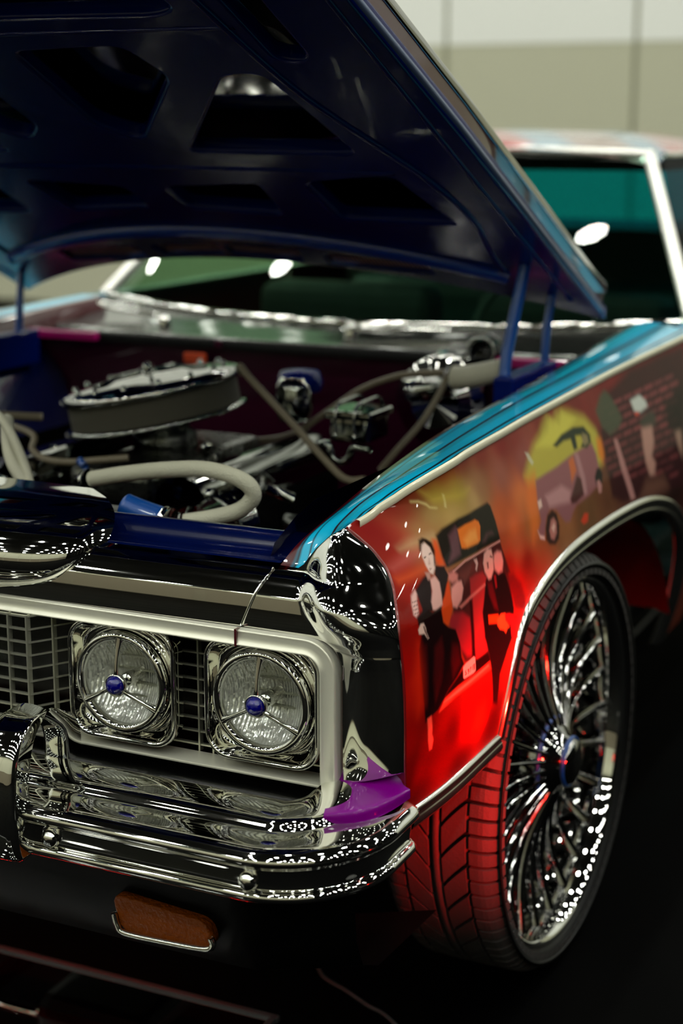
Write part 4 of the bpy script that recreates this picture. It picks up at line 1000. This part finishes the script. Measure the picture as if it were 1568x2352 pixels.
def build_wheel(full):
    seg = 96
    lip = [(RR - .014, .040), (RR - .012, .070), (RR - .006, .092), (RR - .002, .100), (RR + .004, .1045), (RR + .009, .104), (RR + .011, .099), (RR + .010, .094)]
    rim = obj('wheel', lathe_mesh(lip, 'X', seg), 'chrome', car)
    lathe('rim_barrel', [(RR - .014, .041), (RR - .030, .020), (RR - .034, -.06), (RR - .02, -.11), (RR + .004, -.115)], 'wheel_chrome', rim, 'X', seg)
    w = TW - .006
    tyre = [(RR + .006, .098), (RR + .014, .108), (RR + .028, .116), (RR + .040, .117), (TR - .030, .1165), (TR - .024, .110), (TR - .0175, .088), (TR - .0130, .06), (TR - .0115, 0), (TR - .0130, -.06), (TR - .0175, -.088), (TR - .03, -.113), (RR + .03, -.118), (RR + .004, -.112)]
    lathe('tyre', tyre, 'sidewall', rim, 'X', seg)
    lathe('tyre_bead', [(RR + .020 + .0025 * math.cos(a), .113 + .0025 * math.sin(a)) for a in np.linspace(0, 2 * PI, 9)], 'sidewall', rim, 'X', seg)
    if full:
        sp = 2 * PI / NB
        if not blocks:
            blocks['sh'] = tread_block(.064, .1165, sp, 0); blocks['si'] = tread_block(-.1165, -.064, sp, sp * .5)
            blocks['mo'] = tread_block(.012, .059, sp * 2, 0, 6, .010); blocks['mi'] = tread_block(-.059, -.012, sp * 2, sp, 6, .010)
            for b in blocks.values(): b.materials.append(M['rubber'])
            blocks['rib'] = lathe_mesh([(TR - .010, -.007), (TR - .0005, -.006), (TR, 0), (TR - .0005, .006), (TR - .010, .007)], 'X', seg)
        for k in range(NB):
            for key in ('sh', 'si') + (('mo', 'mi') if k % 2 == 0 else ()):
                o = obj('tread_block', blocks[key], None, rim, False); o.rotation_euler = (k * sp, 0, 0)
        obj('tread_rib', blocks['rib'], 'rubber', rim)
    else:
        lathe('tread_band', [(TR - .03, .112), (TR - .012, .095), (TR, .06), (TR, -.06), (TR - .012, -.095), (TR - .03, -.112)], 'rubber', rim, 'X', seg)
    # spokes: long faceted chrome blades in two layers
    NS = 26
    def blade(r0, r1, x0, x1, hw0, hw1, th):
        P = []
        for t in np.linspace(0, 1, 14):
            r = r0 + (r1 - r0) * t; x = x0 + (x1 - x0) * t - .030 * math.sin(PI * t) ; hw = hw0 + (hw1 - hw0) * t ** 1.2
            P.append([(x - th, r, -hw), (x - th * .2, r, -hw), (x + .006 * .4, r, -hw * .55), (x + .006, r, 0), (x + .006 * .4, r, hw * .55), (x - th * .2, r, hw), (x - th, r, hw)])
        return grid_mesh(np.array(P))
    b1 = blade(.060, RR - .010, .082, .066, .0045, .0085, .012); b1.materials.append(M['wheel_chrome'])
    b2 = blade(.070, RR - .024, .030, .028, .0050, .0110, .010); b2.materials.append(M['wheel_chrome'])
    for k in range(NS):
        o = obj('spoke', b1, None, rim); o.rotation_euler = (2 * PI * k / NS, 0, 0)
        o = obj('spoke', b2, None, rim); o.rotation_euler = (2 * PI * (k + .5) / NS, 0, 0)
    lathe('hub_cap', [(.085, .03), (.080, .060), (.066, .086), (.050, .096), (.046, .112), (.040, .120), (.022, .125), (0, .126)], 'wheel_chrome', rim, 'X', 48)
    for r, x in ((.083, .070), (.047, .108)):
        lathe('blue_ring', [(r + .0045 * math.cos(a), x + .0045 * math.sin(a)) for a in np.linspace(0, 2 * PI, 10)], 'blue_bright', rim, 'X', 48)
    # brake drum behind
    lathe('brake_drum', [(.0, .00), (.15, .0), (.165, -.01), (.165, -.07), (.0, -.07)], 'dark_mirror', rim, 'X', 48)
    return rim
wl = build_wheel(True); wl.location = (.886, .800, .4155); wl.rotation_euler = (0, 0, math.radians(-1.5))
wl['label'] = 'oversize chrome spoked front wheel with red-lit tyre tread'
wr = build_wheel(False); wr.location = (-.886, .800, .4155); wr.rotation_euler = (0, 0, math.radians(180 - 1.5))
for s in (1, -1):
    w = build_wheel(False); w.location = (s * .886, 3.90, .4155)
    if s < 0: w.rotation_euler = (0, 0, PI)

# --- inner structure of the front: aprons, wheel liner, firewall, radiator support
for s in (1, -1):
    P = np.array([[(s * x, y, z) for x, z in ((.775, 1.06), (.74, 1.03), (.70, .98), (.66, .86), (.60, .80))] for y in np.linspace(.12, 1.55, 20)])
    surf('inner_apron', P, 'blue_coat', car)
    # wheel housing: painted arc over the tyre, red behind the wheel
    for a0, a1, mm in ((.36, 1.05, 'red_liner'), (1.05, 2.55, 'black')):
        P = np.array([[(s * x, 1.02 + .66 * math.cos(a) * k, .30 + .56 * math.sin(a) * k) for x, k in ((.975, .97), (.93, 1.0), (.62, 1.0))] for a in np.linspace(a0, a1, 16)])
        surf('wheel_housing', P, mm, car)
    P = np.array([[(s * .62, .42 + 1.2 * t, z) for z in (.16, .5, .86)] for t in np.linspace(0, 1, 6)])
    surf('wheel_housing', P, 'black', car)
P = np.array([[(x, 1.56 - .10 * (1 - (x / .8) ** 2) * 0, z) for z in (.45, .7, .9, 1.0, 1.085)] for x in np.linspace(-.80, .80, 24)])
fire = surf('firewall', P, 'magenta', car)
P = np.array([[(x, y, z) for y, z in ((1.56, 1.085), (1.545, 1.098), (1.53, 1.095), (1.525, 1.075))] for x in np.linspace(-.80, .80, 24)])
surf('firewall_lip', P, 'black', fire)
box('radiator_support', (-.74, .205, .50), (.74, .235, .955), 'black', car, .004)
rad = box('radiator', (-.36, .25, .52), (.36, .31, .93), 'black', car, .01)
box('top_tank', (-.38, .245, .90), (.38, .32, .962), 'black_gloss', rad, .012)
tube('filler_neck', spline([(.335, .25, .975), (.37, .25, .966), (.412, .25, .957)], 10), .026, 'blue_bright', rad, 20)
tube('hose_clamp', [(.412, .25, .957), (.424, .25, .955)], .029, 'chrome', rad, 20)

# --- engine
eng = box('engine_block', (-.26, .62, .45), (.26, 1.30, .86), 'black', car, .03)
for s in (1, -1):
    P = tube_pts([(s * .20, .66, .88), (s * .20, 1.24, .88)], .062, 12); 
    obj('valve_cover', grid_mesh(P, closed_v=True), 'engine_chrome', eng)
    for k in range(4):
        tube('header_pipe', spline([(s * .26, .70 + .15 * k, .78), (s * .34, .72 + .15 * k, .76), (s * .40, .76 + .13 * k, .66), (s * .40, .85 + .08 * k, .5)], 16), .02, 'steel', eng, 8)
box('intake_manifold', (-.10, .70, .86), (.10, 1.2, .93), 'steel', eng, .02)
lathe('carburettor', [(0, .925), (.075, .925), (.07, .96), (.055, .97), (.06, 1.0), (.0, 1.0)], 'steel', eng, 'Z', 20, loc=(-.04, 1.0, 0))
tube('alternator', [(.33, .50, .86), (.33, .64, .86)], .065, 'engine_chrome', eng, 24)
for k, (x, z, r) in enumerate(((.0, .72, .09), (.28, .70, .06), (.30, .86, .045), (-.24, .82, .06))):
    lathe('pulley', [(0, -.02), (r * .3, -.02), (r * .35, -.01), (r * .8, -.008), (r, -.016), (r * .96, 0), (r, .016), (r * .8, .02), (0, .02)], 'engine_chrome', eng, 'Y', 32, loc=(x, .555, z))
lathe('fan', [(0, -.03), (.05, -.03), (.06, 0), (.05, .03), (0, .03)], 'engine_chrome', eng, 'Y', 24, loc=(0, .47, .74))
for k in range(6):
    a = k * PI / 3; o = box('fan_blade', (.05, -.006, -.035), (.20, .006, .035), 'steel', eng, .003); o.location = (0, .47, .74); o.rotation_euler = (.35, a, 0)
# air cleaner: chrome lid, pleated paper ring, chrome base; leaning a little to the driver side
AC = bpy.data.meshes
def ac(name, prof, m, par, seg=64): return lathe(name, prof, m, par, 'Z', seg)
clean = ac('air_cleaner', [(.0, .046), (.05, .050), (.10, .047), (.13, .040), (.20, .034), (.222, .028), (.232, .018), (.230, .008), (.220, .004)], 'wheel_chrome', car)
clean.location = (-.085, 1.02, 1.045); clean.rotation_euler = (math.radians(3), math.radians(-10), 0); clean.scale = (.90, .90, .90)
n = 120; a = np.linspace(0, 2 * PI, n, endpoint=False); rr = .214 + .002 * (np.arange(n) % 2)
P = np.array([np.c_[rr * np.cos(a), rr * np.sin(a), np.full(n, z)] for z in (.006, -.062)])
obj('filter_element', grid_mesh(P, closed_v=True), 'filter', clean, False)
ac('filter_base', [(.21, -.058), (.228, -.058), (.235, -.064), (.232, -.070), (.20, -.074), (.10, -.08)], 'engine_chrome', clean)
lathe('wing_nut', [(0, .075), (.008, .073), (.012, .06), (.010, .045)], 'engine_chrome', clean, 'Z', 16)
for k in range(14):
    aa = 2 * PI * k / 14; lathe('lid_stud', [(0, .012), (.006, .010), (.008, 0)], 'engine_chrome', clean, 'Z', 10, loc=(.19 * math.cos(aa), .19 * math.sin(aa), .034))
for k in range(5):
    aa = 2 * PI * k / 5 + .3; tube('lid_fin', [(.03 * math.cos(aa), .03 * math.sin(aa), .052), (.15 * math.cos(aa), .15 * math.sin(aa), .042)], .006, 'engine_chrome', clean, 6)
# hoses
def hose(p, r, m='hose', n=60, name='hose'): return tube(name, spline(p, n), r, m, car, 12)
big = hose([(.185, .37, .990), (.26, .36, 1.008), (.36, .35, 1.027), (.45, .345, 1.036), (.515, .35, 1.022), (.532, .36, .995), (.505, .36, .965), (.455, .35, .948), (.405, .335, .938)], .0150, name='radiator_hose')
tube('hose_clamp', [(.402, .335, .9375), (.392, .333, .936)], .0185, 'engine_chrome', big, 16)
tube('hose_clamp', [(.185, .37, .990), (.170, .375, .985)], .020, 'engine_chrome', big, 16)
tube('hose_fitting', [(.392, .333, .936), (.35, .31, .935)], .014, 'engine_chrome', big, 14)
hose([(.150, 1.02, 1.10), (.156, 1.00, 1.118), (.185, .99, 1.095), (.228, .99, 1.056), (.302, .98, .996), (.40, .96, .918), (.44, .95, .900), (.48, .95, .905)], .0080, 'hose_dim')
hose([(.0, 1.22, .906), (.09, 1.22, .912), (.175, 1.22, .935), (.26, 1.24, .995), (.332, 1.26, 1.045), (.42, 1.28, 1.078), (.514, 1.30, 1.088)], .0075, 'hose_dim')
hose([(.53, 1.28, 1.085), (.522, 1.26, 1.05), (.494, 1.22, .985), (.452, 1.18, .925), (.42, 1.16, .88)], .0075, 'hose_dim')
hose([(-.10, .50, 1.06), (-.04, .42, 1.035), (.0, .38, 1.00), (.05, .36, .955), (.06, .33, .93)], .013)
hose([(-.16, .48, 1.085), (-.07, .42, 1.09), (-.02, .40, 1.06), (.03, .38, .99), (.07, .34, .94)], .009)
hose([(-.30, .75, 1.0), (-.20, .72, .985), (-.188, .70, .958), (-.15, .69, .942), (-.09, .69, .940), (-.01, .70, .950), (.04, .72, .955)], .0075, 'hose_dim')
hose([(-.26, .84, 1.0), (-.36, .75, 1.01), (-.45, .62, 1.0), (-.36, .48, 1.0), (-.12, .45, .99)], .009, 'hose_dim')
# white filter canister on the inner fender
tube('vacuum_canister', spline([(.545, 1.28, 1.082), (.58, 1.28, 1.085), (.655, 1.30, 1.102)], 10), .026, 'hose', car, 20)
# brake booster, master cylinder and small chrome parts near the firewall
boost = tube('brake_booster', [(.46, 1.38, 1.0), (.46, 1.40, 1.0), (.46, 1.46, 1.0), (.46, 1.50, 1.0)], [.06, .105, .115, .09], 'dark_mirror', car, 32)
cylp = tube('reservoir', [(.415, 1.33, 1.035), (.525, 1.33, 1.052)], .026, 'engine_chrome', boost, 24)
mc = box('master_cylinder', (.36, 1.02, .965), (.455, 1.13, 1.02), 'engine_chrome', car, .012, seg=3)
box('cylinder_lid', (.352, 1.01, 1.015), (.462, 1.14, 1.034), 'engine_chrome', mc, .008, seg=3)
for x in (.385, .43): tube('bail_wire', spline([(x, 1.0, .98), (x, 1.005, 1.04), (x, 1.06, 1.052), (x, 1.14, 1.045), (x, 1.15, .98)], 24), .004, 'engine_chrome', mc, 8)
tube('brake_line', spline([(.335, 1.03, .955), (.36, 1.02, .958), (.37, 1.02, .93), (.395, 1.02, .922), (.412, 1.02, .94), (.42, 1.02, .957), (.46, 1.02, .955)], 30), .0085, 'engine_chrome', mc, 10)
dist = lathe('distributor', [(0, .05), (.03, .05), (.042, .03), (.046, -.02), (.035, -.05), (0, -.05)], 'engine_chrome', eng, 'Z', 24, loc=(.184, 1.2, 1.02))
lathe('distributor_cap', [(.05, .0), (.055, .02), (.045, .045), (.0, .05)], 'blue', dist, 'Z', 12, loc=(0, .03, .015))
tube('wiper_motor', [(.538, 1.47, 1.115), (.538, 1.60, 1.128)], .028, 'black_gloss', car, 24)
lathe('motor_ring', [(.034 + .004 * math.cos(t), .004 * math.sin(t)) for t in np.linspace(0, 2 * PI, 10)], 'engine_chrome', car, 'Y', 32, loc=(.538, 1.47, 1.115))
box('warning_plate', (-.30, 1.52, 1.035), (-.235, 1.53, 1.06), 'orange', car, .003)
box('fuse_tag', (-.205, 1.515, 1.078), (-.188, 1.525, 1.098), 'magenta', car, .002)
for k in range(26):      # small fittings scattered over the engine
    x = rng.uniform(-.30, .42); y = rng.uniform(.45, .95); z = rng.uniform(.86, .95)
    mm = ['engine_chrome', 'steel', 'blue_bright', 'engine_chrome'][k % 4]
    d = np.array([rng.uniform(-.05, .05), rng.uniform(-.03, .03), rng.uniform(-.01, .03)])
    tube('engine_fitting', [np.array([x, y, z]) - d * .5, np.array([x, y, z]) + d * .5], rng.uniform(.007, .016), mm, eng, 10)

for s in (1, -1): box('cowl_strip', (min(s * .56, s * .80), 1.50, 1.078), (max(s * .56, s * .80), 1.525, 1.10), 'fuchsia', car, .004)
# --- cowl, windscreen, cabin
def wsb(x): return 1.80 + .26 * (abs(x) / .90) ** 2.2, 1.118 + .02 * (abs(x) / .9) ** 2      # foot of the glass
xs = np.linspace(-.90, .90, 45)
P = np.array([[(x, 1.535 + .12 * (abs(x) / .9) ** 2, 1.082), (x, 1.545 + .12 * (abs(x) / .9) ** 2, 1.097), (x, 1.60 + .13 * (abs(x) / .9) ** 2, 1.101), (x, .5 * (1.62 + wsb(x)[0]) + .03, 1.112), (x, wsb(x)[0] - .02, wsb(x)[1] - .002), (x, wsb(x)[0] + .02, wsb(x)[1] - .01)] for x in xs])
Q = np.array([spline(r, 24) for r in P]); cowl = surf('cowl', Q, 'cowl', car)
tube('screen_trim', [(x, wsb(x)[0], wsb(x)[1] + .006) for x in xs], .010, 'chrome', car, 10)
def wst(x): return 2.56 + .10 * (abs(x) / .62) ** 2 * 0 + .05 * (1 - (x / .62) ** 2) * -1, 1.562 - .012 * (x / .62) ** 2
u = np.linspace(-1, 1, 41); v = np.linspace(0, 1, 20); P = np.zeros((20, 41, 3))
for i, t in enumerate(v):
    for j, k in enumerate(u):
        b = wsb(k * .89); a = wst(k * .625)
        P[i, j] = ((.89 * (1 - t) + .625 * t) * k, b[0] * (1 - t) + a[0] * t - .03 * math.sin(PI * t), b[1] * (1 - t) + a[1] * t)
ws = surf('windscreen', P, 'window', car)
for s in (1, -1):
    tube('windscreen_pillar', spline([P[0, 40] * [s, 1, 1], P[7, 40] * [s, 1, 1] + [s * .008, 0, 0], P[13, 40] * [s, 1, 1] + [s * .008, 0, 0], P[19, 40] * [s, 1, 1]], 20), .019, 'pillar_chrome', car, 12)
tube('screen_header_trim', [P[19, j] + np.array([0, -.004, .002]) for j in range(41)], .014, 'pillar_chrome', car, 10)
# wiper arms
tube('wiper_arm', spline([(.12, 1.70, 1.128), (.20, 1.74, 1.134), (.42, 1.80, 1.138)], 20), .006, 'chrome', car, 8)
tube('wiper_arm', spline([(.08, 1.67, 1.122), (.22, 1.70, 1.128), (.36, 1.73, 1.128)], 20), .005, 'chrome', car, 8)
tube('wiper_arm', spline([(-.48, 1.70, 1.130), (-.62, 1.72, 1.136), (-.74, 1.80, 1.142), (-.60, 1.80, 1.142)], 20), .006, 'chrome', car, 8)
lathe('wiper_pivot', [(.018, 0), (.018, .015), (.010, .024), (0, .025)], 'chrome', car, 'Z', 20, loc=(.10, 1.69, 1.108))
lathe('wiper_pivot', [(.018, 0), (.018, .015), (.010, .024), (0, .025)], 'chrome', car, 'Z', 20, loc=(-.46, 1.69, 1.108))
# roof
ys = [2.54, 2.57, 2.65, 2.85, 3.2, 3.6, 3.85]; 
P = []
for t, y in enumerate(ys):
    row = []
    for k in np.linspace(-1, 1, 31):
        w = .635 + .03 * min(1, (y - 2.54) / .4); crown = [.0, .02, .036, .052, .058, .048, .03][t]
        z = 1.566 + crown - .045 * abs(k) ** 4 - .02 * k * k * (t > 0)
        row.append((w * k, y - (.05 * (1 - k * k) if t < 2 else 0), z))
    P.append(row)
roof = surf('roof', np.array([spline(np.array(P)[:, j], 40) for j in range(31)]).transpose(1, 0, 2), 'stripes', car, flip=False)
co = np.array([v.co for v in roof.data.vertices]); nz_ = np.sin(co[:, 0] * 9 + co[:, 1] * 5)
set_col(roof.data, np.where((nz_ > .55)[:, None], lin((170, 20, 25)), np.where((nz_ < -.6)[:, None], lin((150, 120, 110)), lin((110, 150, 175)))))
for s in (1, -1):
    P = np.array([[(s * (.86 - .215 * t), y0 + (y1 - y0) * t, 1.13 + .42 * t) for y0, y1 in ((2.12, 2.62), (3.0, 3.05), (3.55, 3.45))] for t in np.linspace(0, 1, 8)])
    surf('side_window', P, 'window_dark' if s > 0 else 'window_side', car)
    P = np.array([[(s * (.87 - .225 * t), y0 + (y1 - y0) * t, 1.13 + .43 * t) for y0, y1 in ((3.55, 3.45), (4.25, 3.86))] for t in np.linspace(0, 1, 6)])
    surf('roof_pillar', P, 'red', car)
    tube('window_trim', [(s * (.88), y, 1.135) for y in np.linspace(2.05, 4.2, 20)], .010, 'chrome', car, 8)
    tube('window_trim', [(s * .65, y, 1.548) for y in np.linspace(2.62, 3.5, 12)], .009, 'chrome', car, 8)
P = np.array([[((.60 + .14 * t) * k, 3.86 + .33 * t, 1.505 - .25 * t) for k in np.linspace(-1, 1, 9)] for t in np.linspace(0, 1, 8)])
surf('rear_window', P, 'window_rear', car)
box('cabin_floor', (-.85, 1.6, .42), (.85, 4.2, .46), 'interior', car)
dash = box('dashboard', (-.84, 1.86, .80), (.84, 2.16, 1.08), 'interior', car, .05, seg=3)
lathe('steering_wheel', [(.185 + .012 * math.cos(t), .012 * math.sin(t)) for t in np.linspace(0, 2 * PI, 10)], 'interior', car, 'Y', 36, loc=(.38, 2.32, 1.05), rot=(-.4, 0, 0))
for x in (-.38, .38):
    st = box('front_seat', (x - .30, 2.62, .45), (x + .30, 2.80, 1.14), 'interior', car, .06, seg=3)
box('rear_seat', (-.72, 3.40, .45), (.72, 3.60, 1.10), 'seat', car, .06, seg=3)
box('parcel_shelf', (-.80, 3.58, 1.06), (.80, 4.25, 1.275), 'interior', car)
box('headliner', (-.62, 2.75, 1.50), (.62, 3.88, 1.535), 'interior', car, .01)
# doors, quarters, deck behind the fenders
for s in (1, -1):
    for nm, y0, y1, zl in (('door', 1.885, 3.36, .42), ('rear_quarter', 3.365, 5.25, .42)):
        yy = np.linspace(y0, y1, 40); vv_ = np.linspace(0, 1, 24)
        Z = zl + (1.130 - zl) * vv_[None] + 0 * yy[:, None]; Y = yy[:, None] + 0 * Z
        if nm == 'rear_quarter':
            cut = np.clip(.50 - np.abs(Y - 3.90), 0, 1); zb = .42 + np.sqrt(np.clip(.50 ** 2 - (Y - 3.90) ** 2, 0, 1)) * .8
            Z = np.maximum(zb, .42) + (1.13 - np.maximum(zb, .42)) * vv_[None]
        P = np.stack([S(Y, Z) - .03 * np.clip((Y - 4.4) / .8, 0, 1) ** 2, Y, Z], -1)
        surf(nm, P, 'red', car, s, flip=True)
        P = np.array([[(S(y, 1.13), y, 1.128), (.91, y, 1.142), (.87, y, 1.138)] for y in yy]); surf('beltline', P, 'cyan', car, s)
P = np.array([[(.935 * k, y, 1.13 + .02 * (1 - k * k)) for k in np.linspace(-1, 1, 15)] for y in np.linspace(4.26, 5.25, 10)])
surf('rear_deck', P, 'red', car)
P = np.array([[(.93 * k, 5.25 + .05 * math.sin(PI * t), .42 + .71 * t) for k in np.linspace(-1, 1, 15)] for t in np.linspace(0, 1, 8)])
surf('tail_panel', P, 'red', car, flip=True)
tube('rear_bumper', spline([(-.97, 4.9, .52), (-.95, 5.28, .52), (0, 5.36, .52), (.95, 5.28, .52), (.97, 4.9, .52)], 60), .05, 'chrome', car, 12)
lathe('mirror_stem', [(0, .06), (.02, .05), (.026, .03), (.014, .01), (.02, 0)], 'chrome', car, 'Z', 16, loc=(.905, 2.08, 1.14))

# --- underside: red frame and chrome suspension
under = box('chassis_frame', (-.45, .30, .30), (.45, .42, .42), 'red', car, .02)
for s in (1, -1):
    box('frame_rail', (s * .42 - .05, .35, .33), (s * .42 + .05, 4.6, .45), 'red', under, .015)
    tube('control_arm', spline([(s * .40, .62, .34), (s * .56, .74, .31), (s * .74, .80, .32)], 14), .028, 'chrome', under, 10)
    tube('control_arm', spline([(s * .40, 1.02, .34), (s * .56, .88, .31), (s * .74, .80, .32)], 14), .028, 'chrome', under, 10)
    tube('coil_spring', [(s * .56 + .06 * math.cos(t), .80 + .06 * math.sin(t), .34 + .022 * t) for t in np.linspace(0, 12, 90)], .011, 'red', under, 8)
    tube('axle_stub', [(s * .60, .80, .4155), (s * .86, .80, .4155)], .04, 'black', under, 12)
    tube('rear_axle_stub', [(0, 3.90, .4155), (s * .86, 3.90, .4155)], .045, 'black', under, 12)
tube('tie_rod', [(-.72, .60, .33), (.72, .60, .33)], .014, 'chrome', under, 10)
tube('sway_bar', spline([(-.66, .82, .34), (-.60, .44, .30), (-.4, .36, .27), (.4, .36, .27), (.60, .44, .30), (.66, .82, .34)], 50), .014, 'chrome', under, 10)
tube('led_strip', [(-.46, .345, .255), (.40, .345, .255)], .005, 'strip_glow', under, 8)
box('oil_pan', (-.15, .55, .26), (.15, 1.2, .46), 'chrome', under, .04, seg=3)
box('skid_pan', (-.40, .44, .36), (.40, 1.3, .38), 'red', under, .01)

# ------------------------------------------------------------------ things on the floor
mir = box('floor_mirror', (-1.25, -.95, .0), (.585, .318, .006), 'mirror')
tag(mir, 'large flat mirror panel lying on the floor under the car nose', 'mirror')
for lo, hi in (((-1.26, .312, 0), (.595, .324, .012)), ((.580, -.96, 0), (.592, .318, .012)), ((-1.26, -.96, 0), (.592, -.948, .012)), ((-1.262, -.96, 0), (-1.25, .324, .012))):
    box('mirror_edge', lo, hi, 'cable', mir, .002)
cb = tube('floor_cable', spline([(.40, .62, .004), (.54, .556, .004), (.60, .50, .004), (.66, .472, .004), (.72, .44, .004), (.79, .404, .004), (.98, .24, .004), (1.2, .0, .004)], 60), .004, 'cable')
tag(cb, 'thin black cable on the dark floor beside the front tyre', 'cable')
cd = tube('barrier_rope', [(.533, 2.93, .006), (.527, 3.3, .006), (.52, 3.66, .006), (.50, 4.8, .006)], .006, 'tape')
tag(cd, 'pale grey rope lying on the dark floor behind the front wheel', 'rope')
# red stage lamp on a low stand in front of the tyre, outside the picture
RL = Vector((1.86, -.12, .60)); tgt = Vector((.98, .36, .58))
d = (tgt - RL).normalized(); yaw = math.atan2(d.y, d.x); pit = math.asin(d.z)
mx = Matrix.Translation(RL) @ Matrix.Rotation(yaw, 4, 'Z') @ Matrix.Rotation(-pit, 4, 'Y')
fl = obj('stage_lamp', lathe_mesh([(.0, -.10), (.05, -.10), (.072, -.07), (.075, .27), (.071, .27), (.069, -.005)], 'X', 32), 'lamp_body'); fl.data.transform(mx)
tag(fl, 'black can lamp with a red LED face on a low floor stand', 'lamp')
g = lathe('led_face', [(.042, .0), (.02, .002), (.0, .002)], 'red_glow', fl, 'X', 24); g.data.transform(mx)
tube('lamp_yoke', spline([(RL.x + .085 * math.sin(yaw), RL.y - .085 * math.cos(yaw), RL.z), (RL.x + .085 * math.sin(yaw), RL.y - .085 * math.cos(yaw), RL.z - .07), (RL.x, RL.y, RL.z - .10), (RL.x - .085 * math.sin(yaw), RL.y + .085 * math.cos(yaw), RL.z - .07), (RL.x - .085 * math.sin(yaw), RL.y + .085 * math.cos(yaw), RL.z)], 24), .007, 'lamp_body', fl, 8)
tube('lamp_pole', [(RL.x, RL.y, RL.z - .10), (RL.x, RL.y, .01)], .012, 'lamp_body', fl, 12)
lathe('lamp_base', [(.0, .012), (.12, .010), (.125, .0), (0, 0)], 'lamp_body', fl, 'Z', 32, loc=(RL.x, RL.y, 0))
